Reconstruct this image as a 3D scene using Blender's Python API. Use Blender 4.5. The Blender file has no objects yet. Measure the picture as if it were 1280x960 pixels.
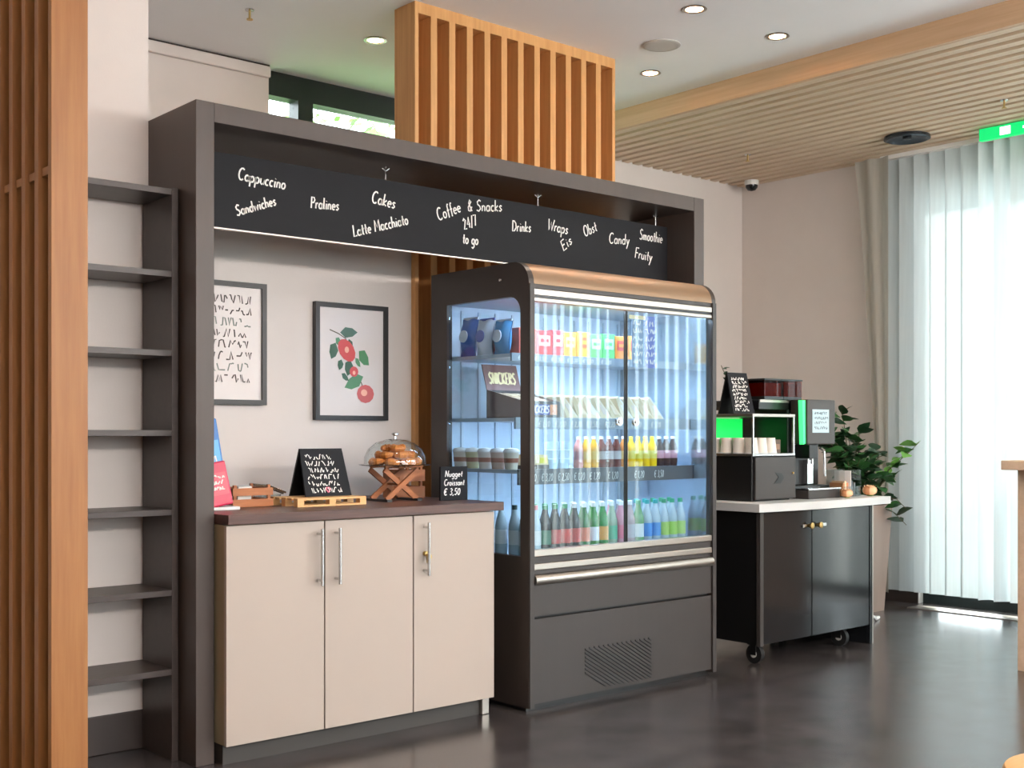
import bpy, bmesh, math, random
from mathutils import Vector, Matrix
random.seed(7)
R = math.radians
SC = bpy.context.scene
COL = SC.collection

# ------------------------------------------------------------------ camera, world, sun, exposure
H, HS = 3.30, 3.18                      # white ceiling, slatted ceiling
YAW = R(49.0)
cam_d = bpy.data.cameras.new('camera')
cam = bpy.data.objects.new('camera', cam_d); COL.objects.link(cam)
cam.location = (0, 0, 1.2)
cam.rotation_euler = (R(90), 0, YAW - R(90))
cam_d.sensor_width = 36.0
cam_d.lens = 1500 / 1280 * 36.0
cam_d.shift_y = (542 - 480) / 1280
cam_d.clip_start = 0.05
SC.camera = cam
SC.view_settings.view_transform = 'Standard'
SC.view_settings.look = 'None'
SC.view_settings.gamma = 1.0
SC.view_settings.use_curve_mapping = False
SC.view_settings.exposure = 0.45

world = bpy.data.worlds.new('overcast_sky'); SC.world = world
world.use_nodes = True
bg = world.node_tree.nodes['Background']
bg.inputs[0].default_value = (0.90, 0.95, 1.0, 1)
bg.inputs[1].default_value = 8.0

sun_d = bpy.data.lights.new('sun', 'SUN'); sun_d.energy = 7.0; sun_d.angle = R(3); sun_d.color = (1, 0.95, 0.88)
sun = bpy.data.objects.new('sun', sun_d); COL.objects.link(sun)
sun.rotation_euler = Vector((-0.70, -0.10, -0.70)).to_track_quat('-Z', 'Y').to_euler()

def sky_portal(loc, rot, sx, sy):
    d = bpy.data.lights.new('sky_portal', 'AREA'); d.shape = 'RECTANGLE'; d.size = sx; d.size_y = sy
    d.cycles.is_portal = True
    o = bpy.data.objects.new('sky_portal', d); COL.objects.link(o); o.location = loc; o.rotation_euler = rot
sky_portal((7.86, 0.6, 1.6), (0, R(90), 0), 3.0, 9.0)
sky_portal((3.3, -4.78, 1.7), (R(90), 0, 0), 3.6, 1.6)
SC.cycles.max_bounces = 10
SC.cycles.transparent_max_bounces = 24
SC.cycles.sample_clamp_indirect = 6.0
SC.cycles.caustics_reflective = False
SC.cycles.caustics_refractive = False

# ------------------------------------------------------------------ materials
def lin(c):
    c = c / 255.0
    return c / 12.92 if c <= 0.04045 else ((c + 0.055) / 1.055) ** 2.4
def rgb(r, g, b): return (lin(r), lin(g), lin(b), 1.0)
def mat(name, col, rough=0.5, metal=0.0, var=0.0, scale=(6, 6, 6), col2=None, bump=0.0, bscale=40, spec=0.5, rvar=0.0, detail=4, coat=0.0):
    m = bpy.data.materials.new(name); m.use_nodes = True
    nt = m.node_tree; b = nt.nodes['Principled BSDF']
    c = rgb(*col)
    b.inputs['Base Color'].default_value = c
    b.inputs['Roughness'].default_value = rough
    b.inputs['Metallic'].default_value = metal
    b.inputs['Specular IOR Level'].default_value = spec
    if coat: b.inputs['Coat Weight'].default_value = coat; b.inputs['Coat Roughness'].default_value = 0.08
    if var or col2 or bump or rvar:
        tc = nt.nodes.new('ShaderNodeTexCoord'); mp = nt.nodes.new('ShaderNodeMapping')
        mp.inputs['Scale'].default_value = scale
        nt.links.new(tc.outputs['Object'], mp.inputs[0])
        nz = nt.nodes.new('ShaderNodeTexNoise'); nz.inputs['Scale'].default_value = 1.0
        nz.inputs['Detail'].default_value = detail; nz.inputs['Roughness'].default_value = 0.6
        nt.links.new(mp.outputs[0], nz.inputs['Vector'])
    if var or col2:
        rp = nt.nodes.new('ShaderNodeValToRGB')
        lo = tuple(x * (1 - var) for x in c[:3]) + (1,)
        hi = rgb(*col2) if col2 else tuple(min(1, x * (1 + var)) for x in c[:3]) + (1,)
        rp.color_ramp.elements[0].position = 0.3; rp.color_ramp.elements[1].position = 0.7
        rp.color_ramp.elements[0].color = lo if not col2 else c
        rp.color_ramp.elements[1].color = hi
        nt.links.new(nz.outputs['Fac'], rp.inputs[0]); nt.links.new(rp.outputs[0], b.inputs['Base Color'])
    if rvar:
        mr = nt.nodes.new('ShaderNodeMapRange')
        mr.inputs[1].default_value = 0.3; mr.inputs[2].default_value = 0.7
        mr.inputs[3].default_value = max(0.02, rough - rvar); mr.inputs[4].default_value = rough + rvar
        nt.links.new(nz.outputs['Fac'], mr.inputs[0]); nt.links.new(mr.outputs[0], b.inputs['Roughness'])
    if bump:
        n2 = nt.nodes.new('ShaderNodeTexNoise'); n2.inputs['Scale'].default_value = bscale; n2.inputs['Detail'].default_value = 3
        nt.links.new(tc.outputs['Object'], n2.inputs['Vector'])
        bp = nt.nodes.new('ShaderNodeBump'); bp.inputs['Strength'].default_value = bump; bp.inputs['Distance'].default_value = 0.01
        nt.links.new(n2.outputs['Fac'], bp.inputs['Height']); nt.links.new(bp.outputs[0], b.inputs['Normal'])
    return m
def emit(name, col, s):
    m = bpy.data.materials.new(name); m.use_nodes = True
    b = m.node_tree.nodes['Principled BSDF']
    b.inputs['Base Color'].default_value = rgb(*col)
    b.inputs['Emission Color'].default_value = rgb(*col)
    b.inputs['Emission Strength'].default_value = s
    return m
def glass(name, tint=(255, 255, 255), refl=1.0, base=0.0, rough=0.0):
    m = bpy.data.materials.new(name); m.use_nodes = True
    nt = m.node_tree; nt.nodes.clear()
    out = nt.nodes.new('ShaderNodeOutputMaterial'); mx = nt.nodes.new('ShaderNodeMixShader')
    tr = nt.nodes.new('ShaderNodeBsdfTransparent'); gl = nt.nodes.new('ShaderNodeBsdfGlossy')
    lw = nt.nodes.new('ShaderNodeLayerWeight'); lw.inputs[0].default_value = 0.5
    pw = nt.nodes.new('ShaderNodeMath'); pw.operation = 'POWER'; pw.inputs[1].default_value = 5.0
    fr = nt.nodes.new('ShaderNodeMath'); fr.operation = 'MULTIPLY_ADD'; fr.inputs[1].default_value = 0.96; fr.inputs[2].default_value = 0.04
    nt.links.new(lw.outputs['Facing'], pw.inputs[0]); nt.links.new(pw.outputs[0], fr.inputs[0])
    mt = nt.nodes.new('ShaderNodeMath'); mt.operation = 'MULTIPLY_ADD'; mt.use_clamp = True
    tr.inputs[0].default_value = rgb(*tint); gl.inputs['Roughness'].default_value = rough
    mt.inputs[1].default_value = refl; mt.inputs[2].default_value = base
    nt.links.new(fr.outputs[0], mt.inputs[0]); nt.links.new(mt.outputs[0], mx.inputs[0])
    nt.links.new(tr.outputs[0], mx.inputs[1]); nt.links.new(gl.outputs[0], mx.inputs[2]); nt.links.new(mx.outputs[0], out.inputs[0])
    return m
def fabric(name, col, trans=0.5):
    m = bpy.data.materials.new(name); m.use_nodes = True
    nt = m.node_tree; nt.nodes.clear()
    out = nt.nodes.new('ShaderNodeOutputMaterial'); mx = nt.nodes.new('ShaderNodeMixShader')
    df = nt.nodes.new('ShaderNodeBsdfDiffuse'); tl = nt.nodes.new('ShaderNodeBsdfTranslucent')
    tc = nt.nodes.new('ShaderNodeTexCoord'); mp = nt.nodes.new('ShaderNodeMapping'); nz = nt.nodes.new('ShaderNodeTexNoise'); rp = nt.nodes.new('ShaderNodeValToRGB')
    mp.inputs['Scale'].default_value = (60, 60, 3); nz.inputs['Scale'].default_value = 1
    nt.links.new(tc.outputs['Object'], mp.inputs[0]); nt.links.new(mp.outputs[0], nz.inputs['Vector']); nt.links.new(nz.outputs['Fac'], rp.inputs[0])
    c = rgb(*col); rp.color_ramp.elements[0].color = tuple(x * .86 for x in c[:3]) + (1,); rp.color_ramp.elements[1].color = c
    nt.links.new(rp.outputs[0], df.inputs[0]); nt.links.new(rp.outputs[0], tl.inputs[0])
    mx.inputs[0].default_value = trans
    nt.links.new(df.outputs[0], mx.inputs[1]); nt.links.new(tl.outputs[0], mx.inputs[2]); nt.links.new(mx.outputs[0], out.inputs[0])
    return m

M = {}
M['wall'] = mat('wall_paint', (218, 209, 203), 0.75, var=0.03, scale=(2, 2, 2), bump=0.04, bscale=120)
M['ceil'] = mat('ceiling_paint', (242, 242, 244), 0.8, var=0.02, scale=(1.5, 1.5, 1.5))
M['floor'] = mat('vinyl_floor', (50, 46, 46), 0.21, spec=0.75, col2=(76, 70, 69), scale=(5, 5, 5), rvar=0.03, bump=0.01, bscale=25, detail=8)
M['base'] = mat('dark_skirting', (52, 42, 38), 0.45)
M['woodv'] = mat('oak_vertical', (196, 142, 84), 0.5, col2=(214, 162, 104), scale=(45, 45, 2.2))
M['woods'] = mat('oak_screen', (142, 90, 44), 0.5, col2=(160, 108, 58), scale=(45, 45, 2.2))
M['woodbk'] = mat('oak_backing', (158, 104, 58), 0.55, col2=(176, 120, 70), scale=(40, 40, 2))
M['woody'] = mat('oak_ceiling', (206, 182, 154), 0.55, col2=(220, 198, 172), scale=(50, 2.0, 50))
M['fascia'] = mat('oak_fascia', (196, 160, 124), 0.5, col2=(210, 176, 140), scale=(40, 1.6, 40))
M['voidblk'] = mat('ceiling_void', (38, 32, 28), 0.9)
M['portal'] = mat('taupe_laminate', (70, 60, 55), 0.45, var=0.06, scale=(30, 30, 2))
M['shelf'] = mat('brown_shelf_laminate', (62, 52, 48), 0.4, var=0.15, scale=(3, 30, 30))
M['chalk'] = mat('chalkboard', (34, 34, 37), 0.7, spec=0.2, var=0.08, scale=(3, 3, 5))
M['chalkw'] = mat('white_chalk', (238, 236, 230), 0.9)
M['chalkp'] = mat('pink_chalk', (220, 120, 140), 0.9)
M['alu'] = mat('brushed_aluminium', (172, 164, 156), 0.35, 1.0, var=0.05, scale=(2, 40, 40))
M['steel'] = mat('stainless_steel', (205, 205, 205), 0.22, 1.0)
M['brass'] = mat('brass', (200, 170, 110), 0.3, 1.0)
M['cream'] = mat('cream_laminate', (176, 163, 152), 0.48, var=0.015, scale=(2, 2, 2))
M['creame'] = mat('cream_edge', (150, 138, 112), 0.5)
M['kick'] = mat('dark_plinth', (60, 57, 54), 0.5)
M['wtop'] = mat('dark_walnut_worktop', (66, 44, 40), 0.35, col2=(96, 66, 58), scale=(3, 40, 40))
M['blackf'] = mat('black_frame', (34, 30, 29), 0.4)
M['paper'] = mat('poster_paper', (220, 211, 207), 0.35, coat=0.0)
M['ink'] = mat('poster_ink', (92, 84, 80), 0.7)
M['inkg'] = mat('poster_ink_grey_green', (132, 140, 132), 0.7)
M['anth'] = mat('anthracite_steel', (54, 49, 47), 0.48, var=0.04, scale=(20, 20, 2))
M['anthd'] = mat('dark_bronze_panel', (56, 48, 44), 0.4, var=0.06, scale=(10, 10, 2))
M['bronze'] = mat('canopy_bronze', (150, 124, 100), 0.45, 0.6)
M['black'] = mat('black_plastic', (18, 18, 19), 0.35)
M['blackg'] = mat('black_gloss', (26, 28, 31), 0.12)
M['rubber'] = mat('rubber', (16, 16, 17), 0.6)
M['inner'] = mat('cooler_lining', (206, 222, 236), 0.4, var=0.02)
M['cshelf'] = mat('cooler_shelf', (196, 208, 220), 0.35)
M['strip'] = mat('price_rail', (84, 84, 88), 0.4)
M['glassc'] = glass('cooler_glass', (234, 244, 250), 0.85, 0.012)
M['glass'] = glass('clear_glass', (250, 253, 252), 1.0, 0.0)
M['glasst'] = glass('thick_clear_glass', (244, 248, 248), 1.6, 0.03)
M['winglass'] = glass('window_glass', (246, 250, 249), 1.0, 0.0)
M['mirror'] = mat('polished_lining', (196, 210, 222), .12, .85)
M['hopglass'] = glass('hopper_glass', (206, 150, 130), .3, 0)
M['led'] = emit('cool_led', (220, 236, 255), 34.0)
M['lamp'] = emit('warm_lamp', (255, 222, 180), 24.0)
M['panel'] = emit('lamp_diffuser', (255, 247, 242), 35.0)
M['white'] = mat('white_plastic', (232, 230, 226), 0.4)
M['greyw'] = mat('grey_white', (196, 192, 186), 0.5)
M['wframe'] = mat('window_frame_dark', (36, 42, 42), 0.4)
M['blind'] = fabric('blind_fabric', (204, 213, 215), 0.24)
M['curtain'] = fabric('curtain_fabric', (190, 186, 176), 0.3)
M['ctop'] = mat('pale_grey_worktop', (208, 208, 206), 0.3)
M['leaf'] = mat('leaf_green', (38, 84, 42), 0.4, col2=(70, 118, 60), scale=(8, 8, 8))
M['leafl'] = mat('leaf_light_green', (110, 165, 70), 0.45)
M['leafd'] = mat('leaf_dark_green', (26, 58, 32), 0.4)
M['stem'] = mat('stem_brown', (84, 74, 50), 0.7)
M['soil'] = mat('soil', (48, 38, 30), 0.95)
M['planter'] = mat('taupe_planter', (140, 118, 106), 0.5, var=0.05, scale=(20, 20, 2))
M['pine'] = mat('pale_pine', (216, 164, 104), 0.55, col2=(232, 186, 128), scale=(4, 40, 40))
M['crate'] = mat('stained_crate_wood', (150, 88, 48), 0.55, col2=(178, 110, 64), scale=(4, 40, 40))
M['table'] = mat('pale_table_oak', (200, 168, 140), 0.45, col2=(212, 182, 154), scale=(3, 30, 30))
M['stool'] = mat('stool_oak', (196, 146, 92), 0.45, col2=(212, 164, 108), scale=(3, 30, 30))
M['greenled'] = emit('green_led', (20, 205, 80), 0.95)
M['greenstrip'] = emit('green_strip', (70, 245, 130), 1.0)
M['exit'] = emit('exit_green', (0, 190, 100), 0.9)
M['exitw'] = emit('exit_white', (240, 255, 245), 1.0)
M['screen'] = emit('machine_screen', (150, 168, 172), 0.7)
M['screend'] = mat('screen_marks', (70, 80, 90), 0.4)
M['cup'] = mat('paper_cup', (232, 222, 210), 0.6)
M['beans'] = mat('coffee_beans', (70, 38, 26), 0.4, col2=(128, 70, 48), scale=(90, 90, 90))
M['croiss'] = mat('croissant_crust', (190, 98, 36), 0.5, col2=(236, 156, 74), scale=(30, 30, 30), bump=0.4, bscale=50)
M['rose'] = mat('peach_rose', (236, 186, 140), 0.6)
M['trunk'] = mat('bark', (80, 68, 56), 0.9)
M['grass'] = mat('lawn', (84, 120, 60), 0.9, var=0.2, scale=(2, 2, 2))
M['paving'] = mat('pale_paving', (190, 188, 182), 0.85, var=0.08, scale=(2, 2, 2))
_cm = {}
def pm(r, g, b, rough=0.35):
    k = (r, g, b, rough)
    if k not in _cm: _cm[k] = mat('print_%d_%d_%d' % (r, g, b), (r, g, b), rough)
    return _cm[k]

# ------------------------------------------------------------------ mesh helpers
class MB:
    def __init__(s, off=(0, 0, 0)): s.v = []; s.f = []; s.o = Vector(off)
    def add(s, vs, fs):
        n = len(s.v); s.v += [Vector(p) - s.o for p in vs]; s.f += [tuple(i + n for i in f) for f in fs]; return s
    def box(s, x0, x1, y0, y1, z0, z1):
        return s.add([(x0, y0, z0), (x1, y0, z0), (x1, y1, z0), (x0, y1, z0), (x0, y0, z1), (x1, y0, z1), (x1, y1, z1), (x0, y1, z1)],
                     [(0, 3, 2, 1), (4, 5, 6, 7), (0, 1, 5, 4), (1, 2, 6, 5), (2, 3, 7, 6), (3, 0, 4, 7)])
    def bar(s, a, b, w, d=None, up=(0, 0, 1)):
        a, b = Vector(a), Vector(b); d = w if d is None else d
        z = (b - a).normalized(); x = Vector(up).cross(z)
        if x.length < 1e-4: x = Vector((1, 0, 0)).cross(z)
        x.normalize(); y = z.cross(x)
        c = [(-w / 2, -d / 2), (w / 2, -d / 2), (w / 2, d / 2), (-w / 2, d / 2)]
        return s.add([a + x * p + y * q for p, q in c] + [b + x * p + y * q for p, q in c],
                     [(3, 2, 1, 0), (4, 5, 6, 7), (0, 1, 5, 4), (1, 2, 6, 5), (2, 3, 7, 6), (3, 0, 4, 7)])
    def lathe(s, prof, c=(0, 0, 0), n=16, axis='z', cap=True):
        vs = []; fs = []
        for r, h in prof:
            for k in range(n):
                a = 2 * math.pi * k / n; p, q = r * math.cos(a), r * math.sin(a)
                w = {'z': (p, q, h), 'x': (h, p, q), 'y': (q, h, p)}[axis]
                vs.append((w[0] + c[0], w[1] + c[1], w[2] + c[2]))
        m = len(prof)
        for i in range(m - 1):
            for k in range(n):
                k2 = (k + 1) % n
                fs.append((i * n + k, i * n + k2, (i + 1) * n + k2, (i + 1) * n + k))
        if cap:
            if prof[0][0] > 1e-6: fs.append(tuple(range(n - 1, -1, -1)))
            if prof[-1][0] > 1e-6: fs.append(tuple((m - 1) * n + k for k in range(n)))
        return s.add(vs, fs)
    def cyl(s, c, r, h, n=16, axis='z', r2=None):
        return s.lathe([(r, 0), (r if r2 is None else r2, h)], c, n, axis)
    def tube(s, pts, r, n=6):
        pts = [Vector(p) for p in pts]; vs = []; fs = []
        for i, p in enumerate(pts):
            t = (pts[min(i + 1, len(pts) - 1)] - pts[max(i - 1, 0)]).normalized()
            x = t.cross(Vector((0.13, 0.21, 0.97)))
            if x.length < 1e-3: x = t.cross(Vector((1, 0, 0)))
            x.normalize(); y = t.cross(x)
            rr = r[i] if isinstance(r, (list, tuple)) else r
            for k in range(n):
                a = 2 * math.pi * k / n; vs.append(p + x * rr * math.cos(a) + y * rr * math.sin(a))
        for i in range(len(pts) - 1):
            for k in range(n):
                k2 = (k + 1) % n; fs.append((i * n + k, i * n + k2, (i + 1) * n + k2, (i + 1) * n + k))
        fs.append(tuple(range(n - 1, -1, -1))); fs.append(tuple((len(pts) - 1) * n + k for k in range(n)))
        return s.add(vs, fs)
    def prism(s, poly, a, b, axis='y'):
        n = len(poly)
        def P(p, h): return {'y': (p[0], h, p[1]), 'x': (h, p[0], p[1]), 'z': (p[0], p[1], h)}[axis]
        vs = [P(p, a) for p in poly] + [P(p, b) for p in poly]
        fs = [tuple(range(n)), tuple(range(2 * n - 1, n - 1, -1))] + [(i, i + n, (i + 1) % n + n, (i + 1) % n) for i in range(n)]
        return s.add(vs, fs)
    def build(s, name, m, parent=None, smooth=False, bev=0.0, loc=None, rot=None):
        me = bpy.data.meshes.new(name)
        me.from_pydata([tuple(p) for p in s.v], [], s.f)
        bm = bmesh.new(); bm.from_mesh(me); bmesh.ops.recalc_face_normals(bm, faces=bm.faces); bm.to_mesh(me); bm.free()
        me.materials.append(M[m] if isinstance(m, str) else m)
        if smooth:
            me.shade_smooth()
            try: me.set_sharp_from_angle(angle=R(40))
            except Exception: pass
        o = bpy.data.objects.new(name, me); COL.objects.link(o)
        if parent: o.parent = parent
        if getattr(s, 'stuff', False): o['kind'] = 'stuff'
        if bev:
            md = o.modifiers.new('bevel', 'BEVEL'); md.width = bev; md.segments = 2; md.limit_method = 'ANGLE'
        if loc: o.location = loc
        if rot: o.rotation_euler = rot
        return o
def tag(o, label, cat, group=None):
    o['label'] = label; o['category'] = cat
    if group: o['group'] = group
    return o
def thing(name, label, cat, loc=(0, 0, 0), rot=(0, 0, 0), group=None):
    o = bpy.data.objects.new(name, None); COL.objects.link(o); o.location = loc; o.rotation_euler = rot; o.empty_display_size = 0.1
    return tag(o, label, cat, group)
def struct(o): o['kind'] = 'structure'; return o
def inst(src, parent, loc, rot=(0, 0, 0), sc=None):
    c = src.copy(); COL.objects.link(c); c.parent = parent; c.location = loc; c.rotation_euler = rot
    if sc: c.scale = sc
    return c
def dup(root, loc, label, rot=None, group=None):
    r = root.copy(); COL.objects.link(r); r.location = loc; r['label'] = label
    if rot: r.rotation_euler = rot
    if group: r['group'] = group
    for ch in list(root.children):
        c = ch.copy(); COL.objects.link(c); c.parent = r
        for g in list(ch.children):
            d = g.copy(); COL.objects.link(d); d.parent = c
    return r
def box(name, m, parent, x0, x1, y0, y1, z0, z1, bev=0.0):
    o = parent.location if parent else (0, 0, 0)
    return MB(o).box(x0, x1, y0, y1, z0, z1).build(name, m, parent, bev=bev)
ORD = ['first', 'second', 'third', 'fourth', 'fifth', 'sixth', 'seventh', 'eighth', 'ninth', 'tenth', 'eleventh', 'twelfth', 'thirteenth', 'fourteenth',
       'fifteenth', 'sixteenth', 'seventeenth', 'eighteenth', 'nineteenth', 'twentieth', 'twenty-first', 'twenty-second', 'twenty-third', 'twenty-fourth']

# single-stroke handwriting: strokes in a box of x-height 0.5, capital height 1
def _a(cx, cy, rx, ry, a0, a1, n=7):
    return [(cx + rx * math.cos(R(a0 + (a1 - a0) * i / n)), cy + ry * math.sin(R(a0 + (a1 - a0) * i / n))) for i in range(n + 1)]
GL = {
 'a': (.5, [_a(.22, .25, .2, .25, 40, 400, 9), [(.42, .5), (.42, .1), (.5, 0)]]),
 'b': (.48, [[(.05, 1), (.05, 0)], _a(.24, .25, .19, .25, 180, -180, 9)]),
 'c': (.42, [_a(.24, .25, .2, .25, 50, 310)]),
 'd': (.5, [_a(.22, .25, .2, .25, 0, 360, 9), [(.42, 1), (.42, 0)]]),
 'e': (.45, [[(.04, .27), (.42, .27)] + _a(.23, .25, .2, .25, 5, 310)]),
 'f': (.34, [[(.34, .95), (.22, 1), (.16, .85), (.16, -.1)], [(.02, .5), (.32, .5)]]),
 'g': (.48, [_a(.22, .25, .2, .25, 0, 360, 9), [(.42, .5), (.42, -.25), (.25, -.4), (.06, -.3)]]),
 'h': (.48, [[(.05, 1), (.05, 0)], [(.05, .3), (.18, .5), (.34, .46), (.4, .3), (.4, 0)]]),
 'i': (.22, [[(.1, .5), (.1, .05), (.18, 0)], [(.1, .7), (.12, .74)]]),
 'k': (.45, [[(.05, 1), (.05, 0)], [(.38, .5), (.07, .22), (.4, 0)]]),
 'l': (.22, [[(.08, 1), (.08, .1), (.18, 0)]]),
 'm': (.72, [[(.05, .5), (.05, 0)], [(.05, .3), (.16, .5), (.3, .45), (.33, 0)], [(.33, .3), (.44, .5), (.58, .45), (.62, 0)]]),
 'n': (.48, [[(.05, .5), (.05, 0)], [(.05, .3), (.2, .5), (.36, .44), (.4, 0)]]),
 'o': (.48, [_a(.23, .25, .2, .25, 90, 450, 10)]),
 'p': (.48, [[(.05, .5), (.05, -.4)], _a(.24, .25, .19, .25, 180, -180, 9)]),
 'r': (.34, [[(.05, .5), (.05, 0)], [(.05, .28), (.16, .48), (.32, .48)]]),
 's': (.4, [[(.36, .44), (.2, .5), (.07, .4), (.2, .27), (.35, .14), (.2, 0), (.03, .06)]]),
 't': (.34, [[(.16, .85), (.16, .08), (.3, 0)], [(.02, .5), (.32, .52)]]),
 'u': (.48, [[(.05, .5), (.06, .1), (.2, 0), (.38, .12), (.4, .5), (.4, 0)]]),
 'w': (.66, [[(.03, .5), (.17, 0), (.31, .4), (.45, 0), (.6, .5)]]),
 'y': (.46, [[(.04, .5), (.22, .05)], [(.42, .5), (.1, -.4)]]),
 'C': (.66, [_a(.36, .5, .32, .5, 50, 310, 9)]),
 'D': (.66, [[(.06, 1), (.06, 0), (.35, .05), (.6, .35), (.55, .75), (.3, .98), (.0, 1)]]),
 'E': (.55, [[(.5, 1), (.08, 1), (.08, 0), (.52, 0)], [(.08, .52), (.42, .52)]]),
 'F': (.52, [[(.52, 1), (.08, 1), (.08, 0)], [(.08, .52), (.42, .52)]]),
 'L': (.5, [[(.1, 1), (.06, 0), (.5, .05)]]),
 'M': (.8, [[(.05, 0), (.12, 1), (.38, .35), (.66, 1), (.72, 0)]]),
 'O': (.7, [_a(.34, .5, .31, .5, 90, 450, 11)]),
 'P': (.55, [[(.08, 0), (.08, 1), (.4, .95), (.5, .75), (.38, .52), (.08, .5)]]),
 'S': (.58, [[(.52, .88), (.3, 1), (.08, .82), (.15, .6), (.4, .45), (.52, .22), (.3, 0), (.03, .1)]]),
 'W': (.86, [[(.03, 1), (.22, 0), (.42, .75), (.6, 0), (.82, 1)]]),
 'N': (.66, [[(.06, 0), (.06, 1)], [(.06, 1), (.55, 0)], [(.55, 0), (.55, 1)]]), 'I': (.24, [[(.12, 1), (.12, 0)]]),
 'K': (.6, [[(.08, 1), (.08, 0)], [(.52, 1), (.1, .48), (.55, 0)]]), 'R': (.6, [[(.08, 0), (.08, 1), (.4, .95), (.5, .75), (.38, .52), (.08, .5), (.55, 0)]]),
 '&': (.62, [[(.58, 0), (.15, .7), (.25, 1), (.42, .85), (.1, .35), (.15, .05), (.35, .0), (.55, .4)]]),
 '2': (.5, [[(.06, .8), (.22, 1), (.42, .8), (.06, 0), (.48, 0)]]), '4': (.5, [[(.34, 0), (.34, 1), (.03, .35), (.48, .35)]]),
 '7': (.46, [[(.04, 1), (.44, 1), (.16, 0)]]), '/': (.4, [[(.04, -.1), (.36, 1.05)]]), ' ': (.34, []),
 '3': (.48, [[(.06, .92), (.25, 1), (.42, .8), (.2, .54), (.44, .28), (.24, 0), (.04, .1)]]),
 '5': (.48, [[(.42, 1), (.1, 1), (.08, .58), (.3, .6), (.44, .3), (.25, 0), (.04, .1)]]), '0': (.5, [_a(.24, .5, .2, .5, 90, 450, 10)]),
 '1': (.3, [[(.05, .8), (.18, 1), (.18, 0)]]), ',': (.2, [[(.1, .08), (.04, -.14)]]), '€': (.6, [_a(.38, .5, .28, .5, 50, 310, 8), [(.02, .58), (.45, .58)], [(.02, .42), (.42, .42)]]),
}
def strokes(mb, lines, org, ux, uz, nrm, w, lift=0.0015):
    org, ux, uz, nrm = Vector(org), Vector(ux), Vector(uz), Vector(nrm)
    for st in lines:
        pts = [org + ux * p[0] + uz * p[1] + nrm * lift for p in st]
        # one continuous ribbon per stroke
        vs = []; fs = []
        for i, p in enumerate(pts):
            t = (pts[min(i + 1, len(pts) - 1)] - pts[max(i - 1, 0)])
            if t.length < 1e-7: t = ux.copy()
            s = t.normalized().cross(nrm).normalized() * w / 2
            vs += [p + s, p - s]
        for i in range(len(pts) - 1): fs.append((2 * i, 2 * i + 1, 2 * i + 3, 2 * i + 2))
        mb.add(vs, fs)
def text_lines(t, slant=0.15):
    x = 0; out = []
    for ch in t:
        wd, ss = GL.get(ch, GL['o'])
        for s_ in ss: out.append([(x + p[0] + slant * p[1], p[1]) for p in s_])
        x += wd + 0.09
    return out, x
def write(mb, t, org, width, ux, uz, nrm, w, height=None, slant=.15):
    ls, tw = text_lines(t, slant); k = width / tw; kz = height if height else k
    strokes(mb, [[(p[0] * k, p[1] * kz) for p in l] for l in ls], org, ux, uz, nrm, w)
def scribble(mb, org, width, h, ux, uz, nrm, w, rng):
    x = 0; ls = []
    while x < width:
        n = rng.randint(3, 6); st = []
        for i in range(n):
            st.append((x, rng.choice([0, .1, .5, .9, 1.0]) * h)); x += h * rng.uniform(.08, .3)
        ls.append(st); x += h * rng.choice([.06, .1, .3])
    strokes(mb, ls, org, ux, uz, nrm, w); mb.stuff = True
X, Z, NY = (1, 0, 0), (0, 0, 1), (0, -1, 0)

# ------------------------------------------------------------------ setting: floor, walls, ceilings
XW = 7.74            # inner face of the window wall
YB = 6.08            # far wall
struct(MB().box(-2.6, XW + .25, -4.6, 7.0, -0.12, 0).build('floor', 'floor'))
w = struct(MB().box(-2.6, 1.972, 4.40, 4.60, 0, 3.6).build('wall_shelf', 'wall'))
struct(MB().box(-2.6, 1.972, 4.385, 4.40, 0, .145).build('baseboard_shelf', 'base', bev=.003))
struct(MB().box(2.0, 3.462, 4.73, 4.83, 0, 2.40).build('wall_counter', 'wall'))
struct(MB().box(1.75, 3.445, YB, YB + .15, 0, H + .2).build('wall_far', 'wall'))
struct(MB().box(1.772, 1.972, 4.60, YB, 0, H + .2).build('wall_far_return', 'wall'))
t = MB().box(1.972, 3.445, YB - .03, YB, H - .075, H - .012).build('trim_1', 'wall', bev=.008); struct(t)
struct(MB().box(1.972, 3.445, YB - .012, YB, H - .012, H).build('shadow_gap_strip', 'base'))  # dark strip standing in for the shadow gap under the ceiling
struct(MB().box(5.50, XW + .25, YB, YB + .15, 0, H + .2).build('wall_far_right', 'wall'))
struct(MB().box(5.50, XW, YB - .015, YB, 0, .1).build('baseboard_far_right', 'base'))
struct(MB().box(3.30, 3.445, YB + .15, 6.45, 0, H + .2).box(5.5, 5.65, YB + .15, 6.45, 0, H + .2).build('wall_recess', 'wall'))
struct(MB().box(3.445, 5.5, 6.40, 6.50, 0, 2.30).build('wall_recess_sill', 'wall'))
struct(MB().box(-2.75, -2.6, -4.75, 4.6, 0, H + .2).build('wall_left', 'wall'))
# white ceiling with the round cut-out by the far window
cx, cy, cr = 4.42, 6.65, 1.07
a0 = math.asin((cy - 6.40) / cr)
arc = [(cx + cr * math.cos(-a0 - (math.pi - 2 * a0) * i / 40), cy + cr * math.sin(-a0 - (math.pi - 2 * a0) * i / 40)) for i in range(41)]
poly = [(-2.75, -4.75), (5.66, -4.75), (5.66, 6.40)] + arc + [(-2.75, 6.40)]
struct(MB().prism(poly, H, H + .06, 'z').build('ceiling', 'ceil'))
struct(MB().box(2.6, 6.2, 5.2, 6.55, H + .07, H + .14).build('ceiling_recess', 'ceil'))
struct(MB().box(5.66, XW + .25, -4.75, 6.2, HS + .09, HS + .12).build('ceiling_void', 'voidblk'))
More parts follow.
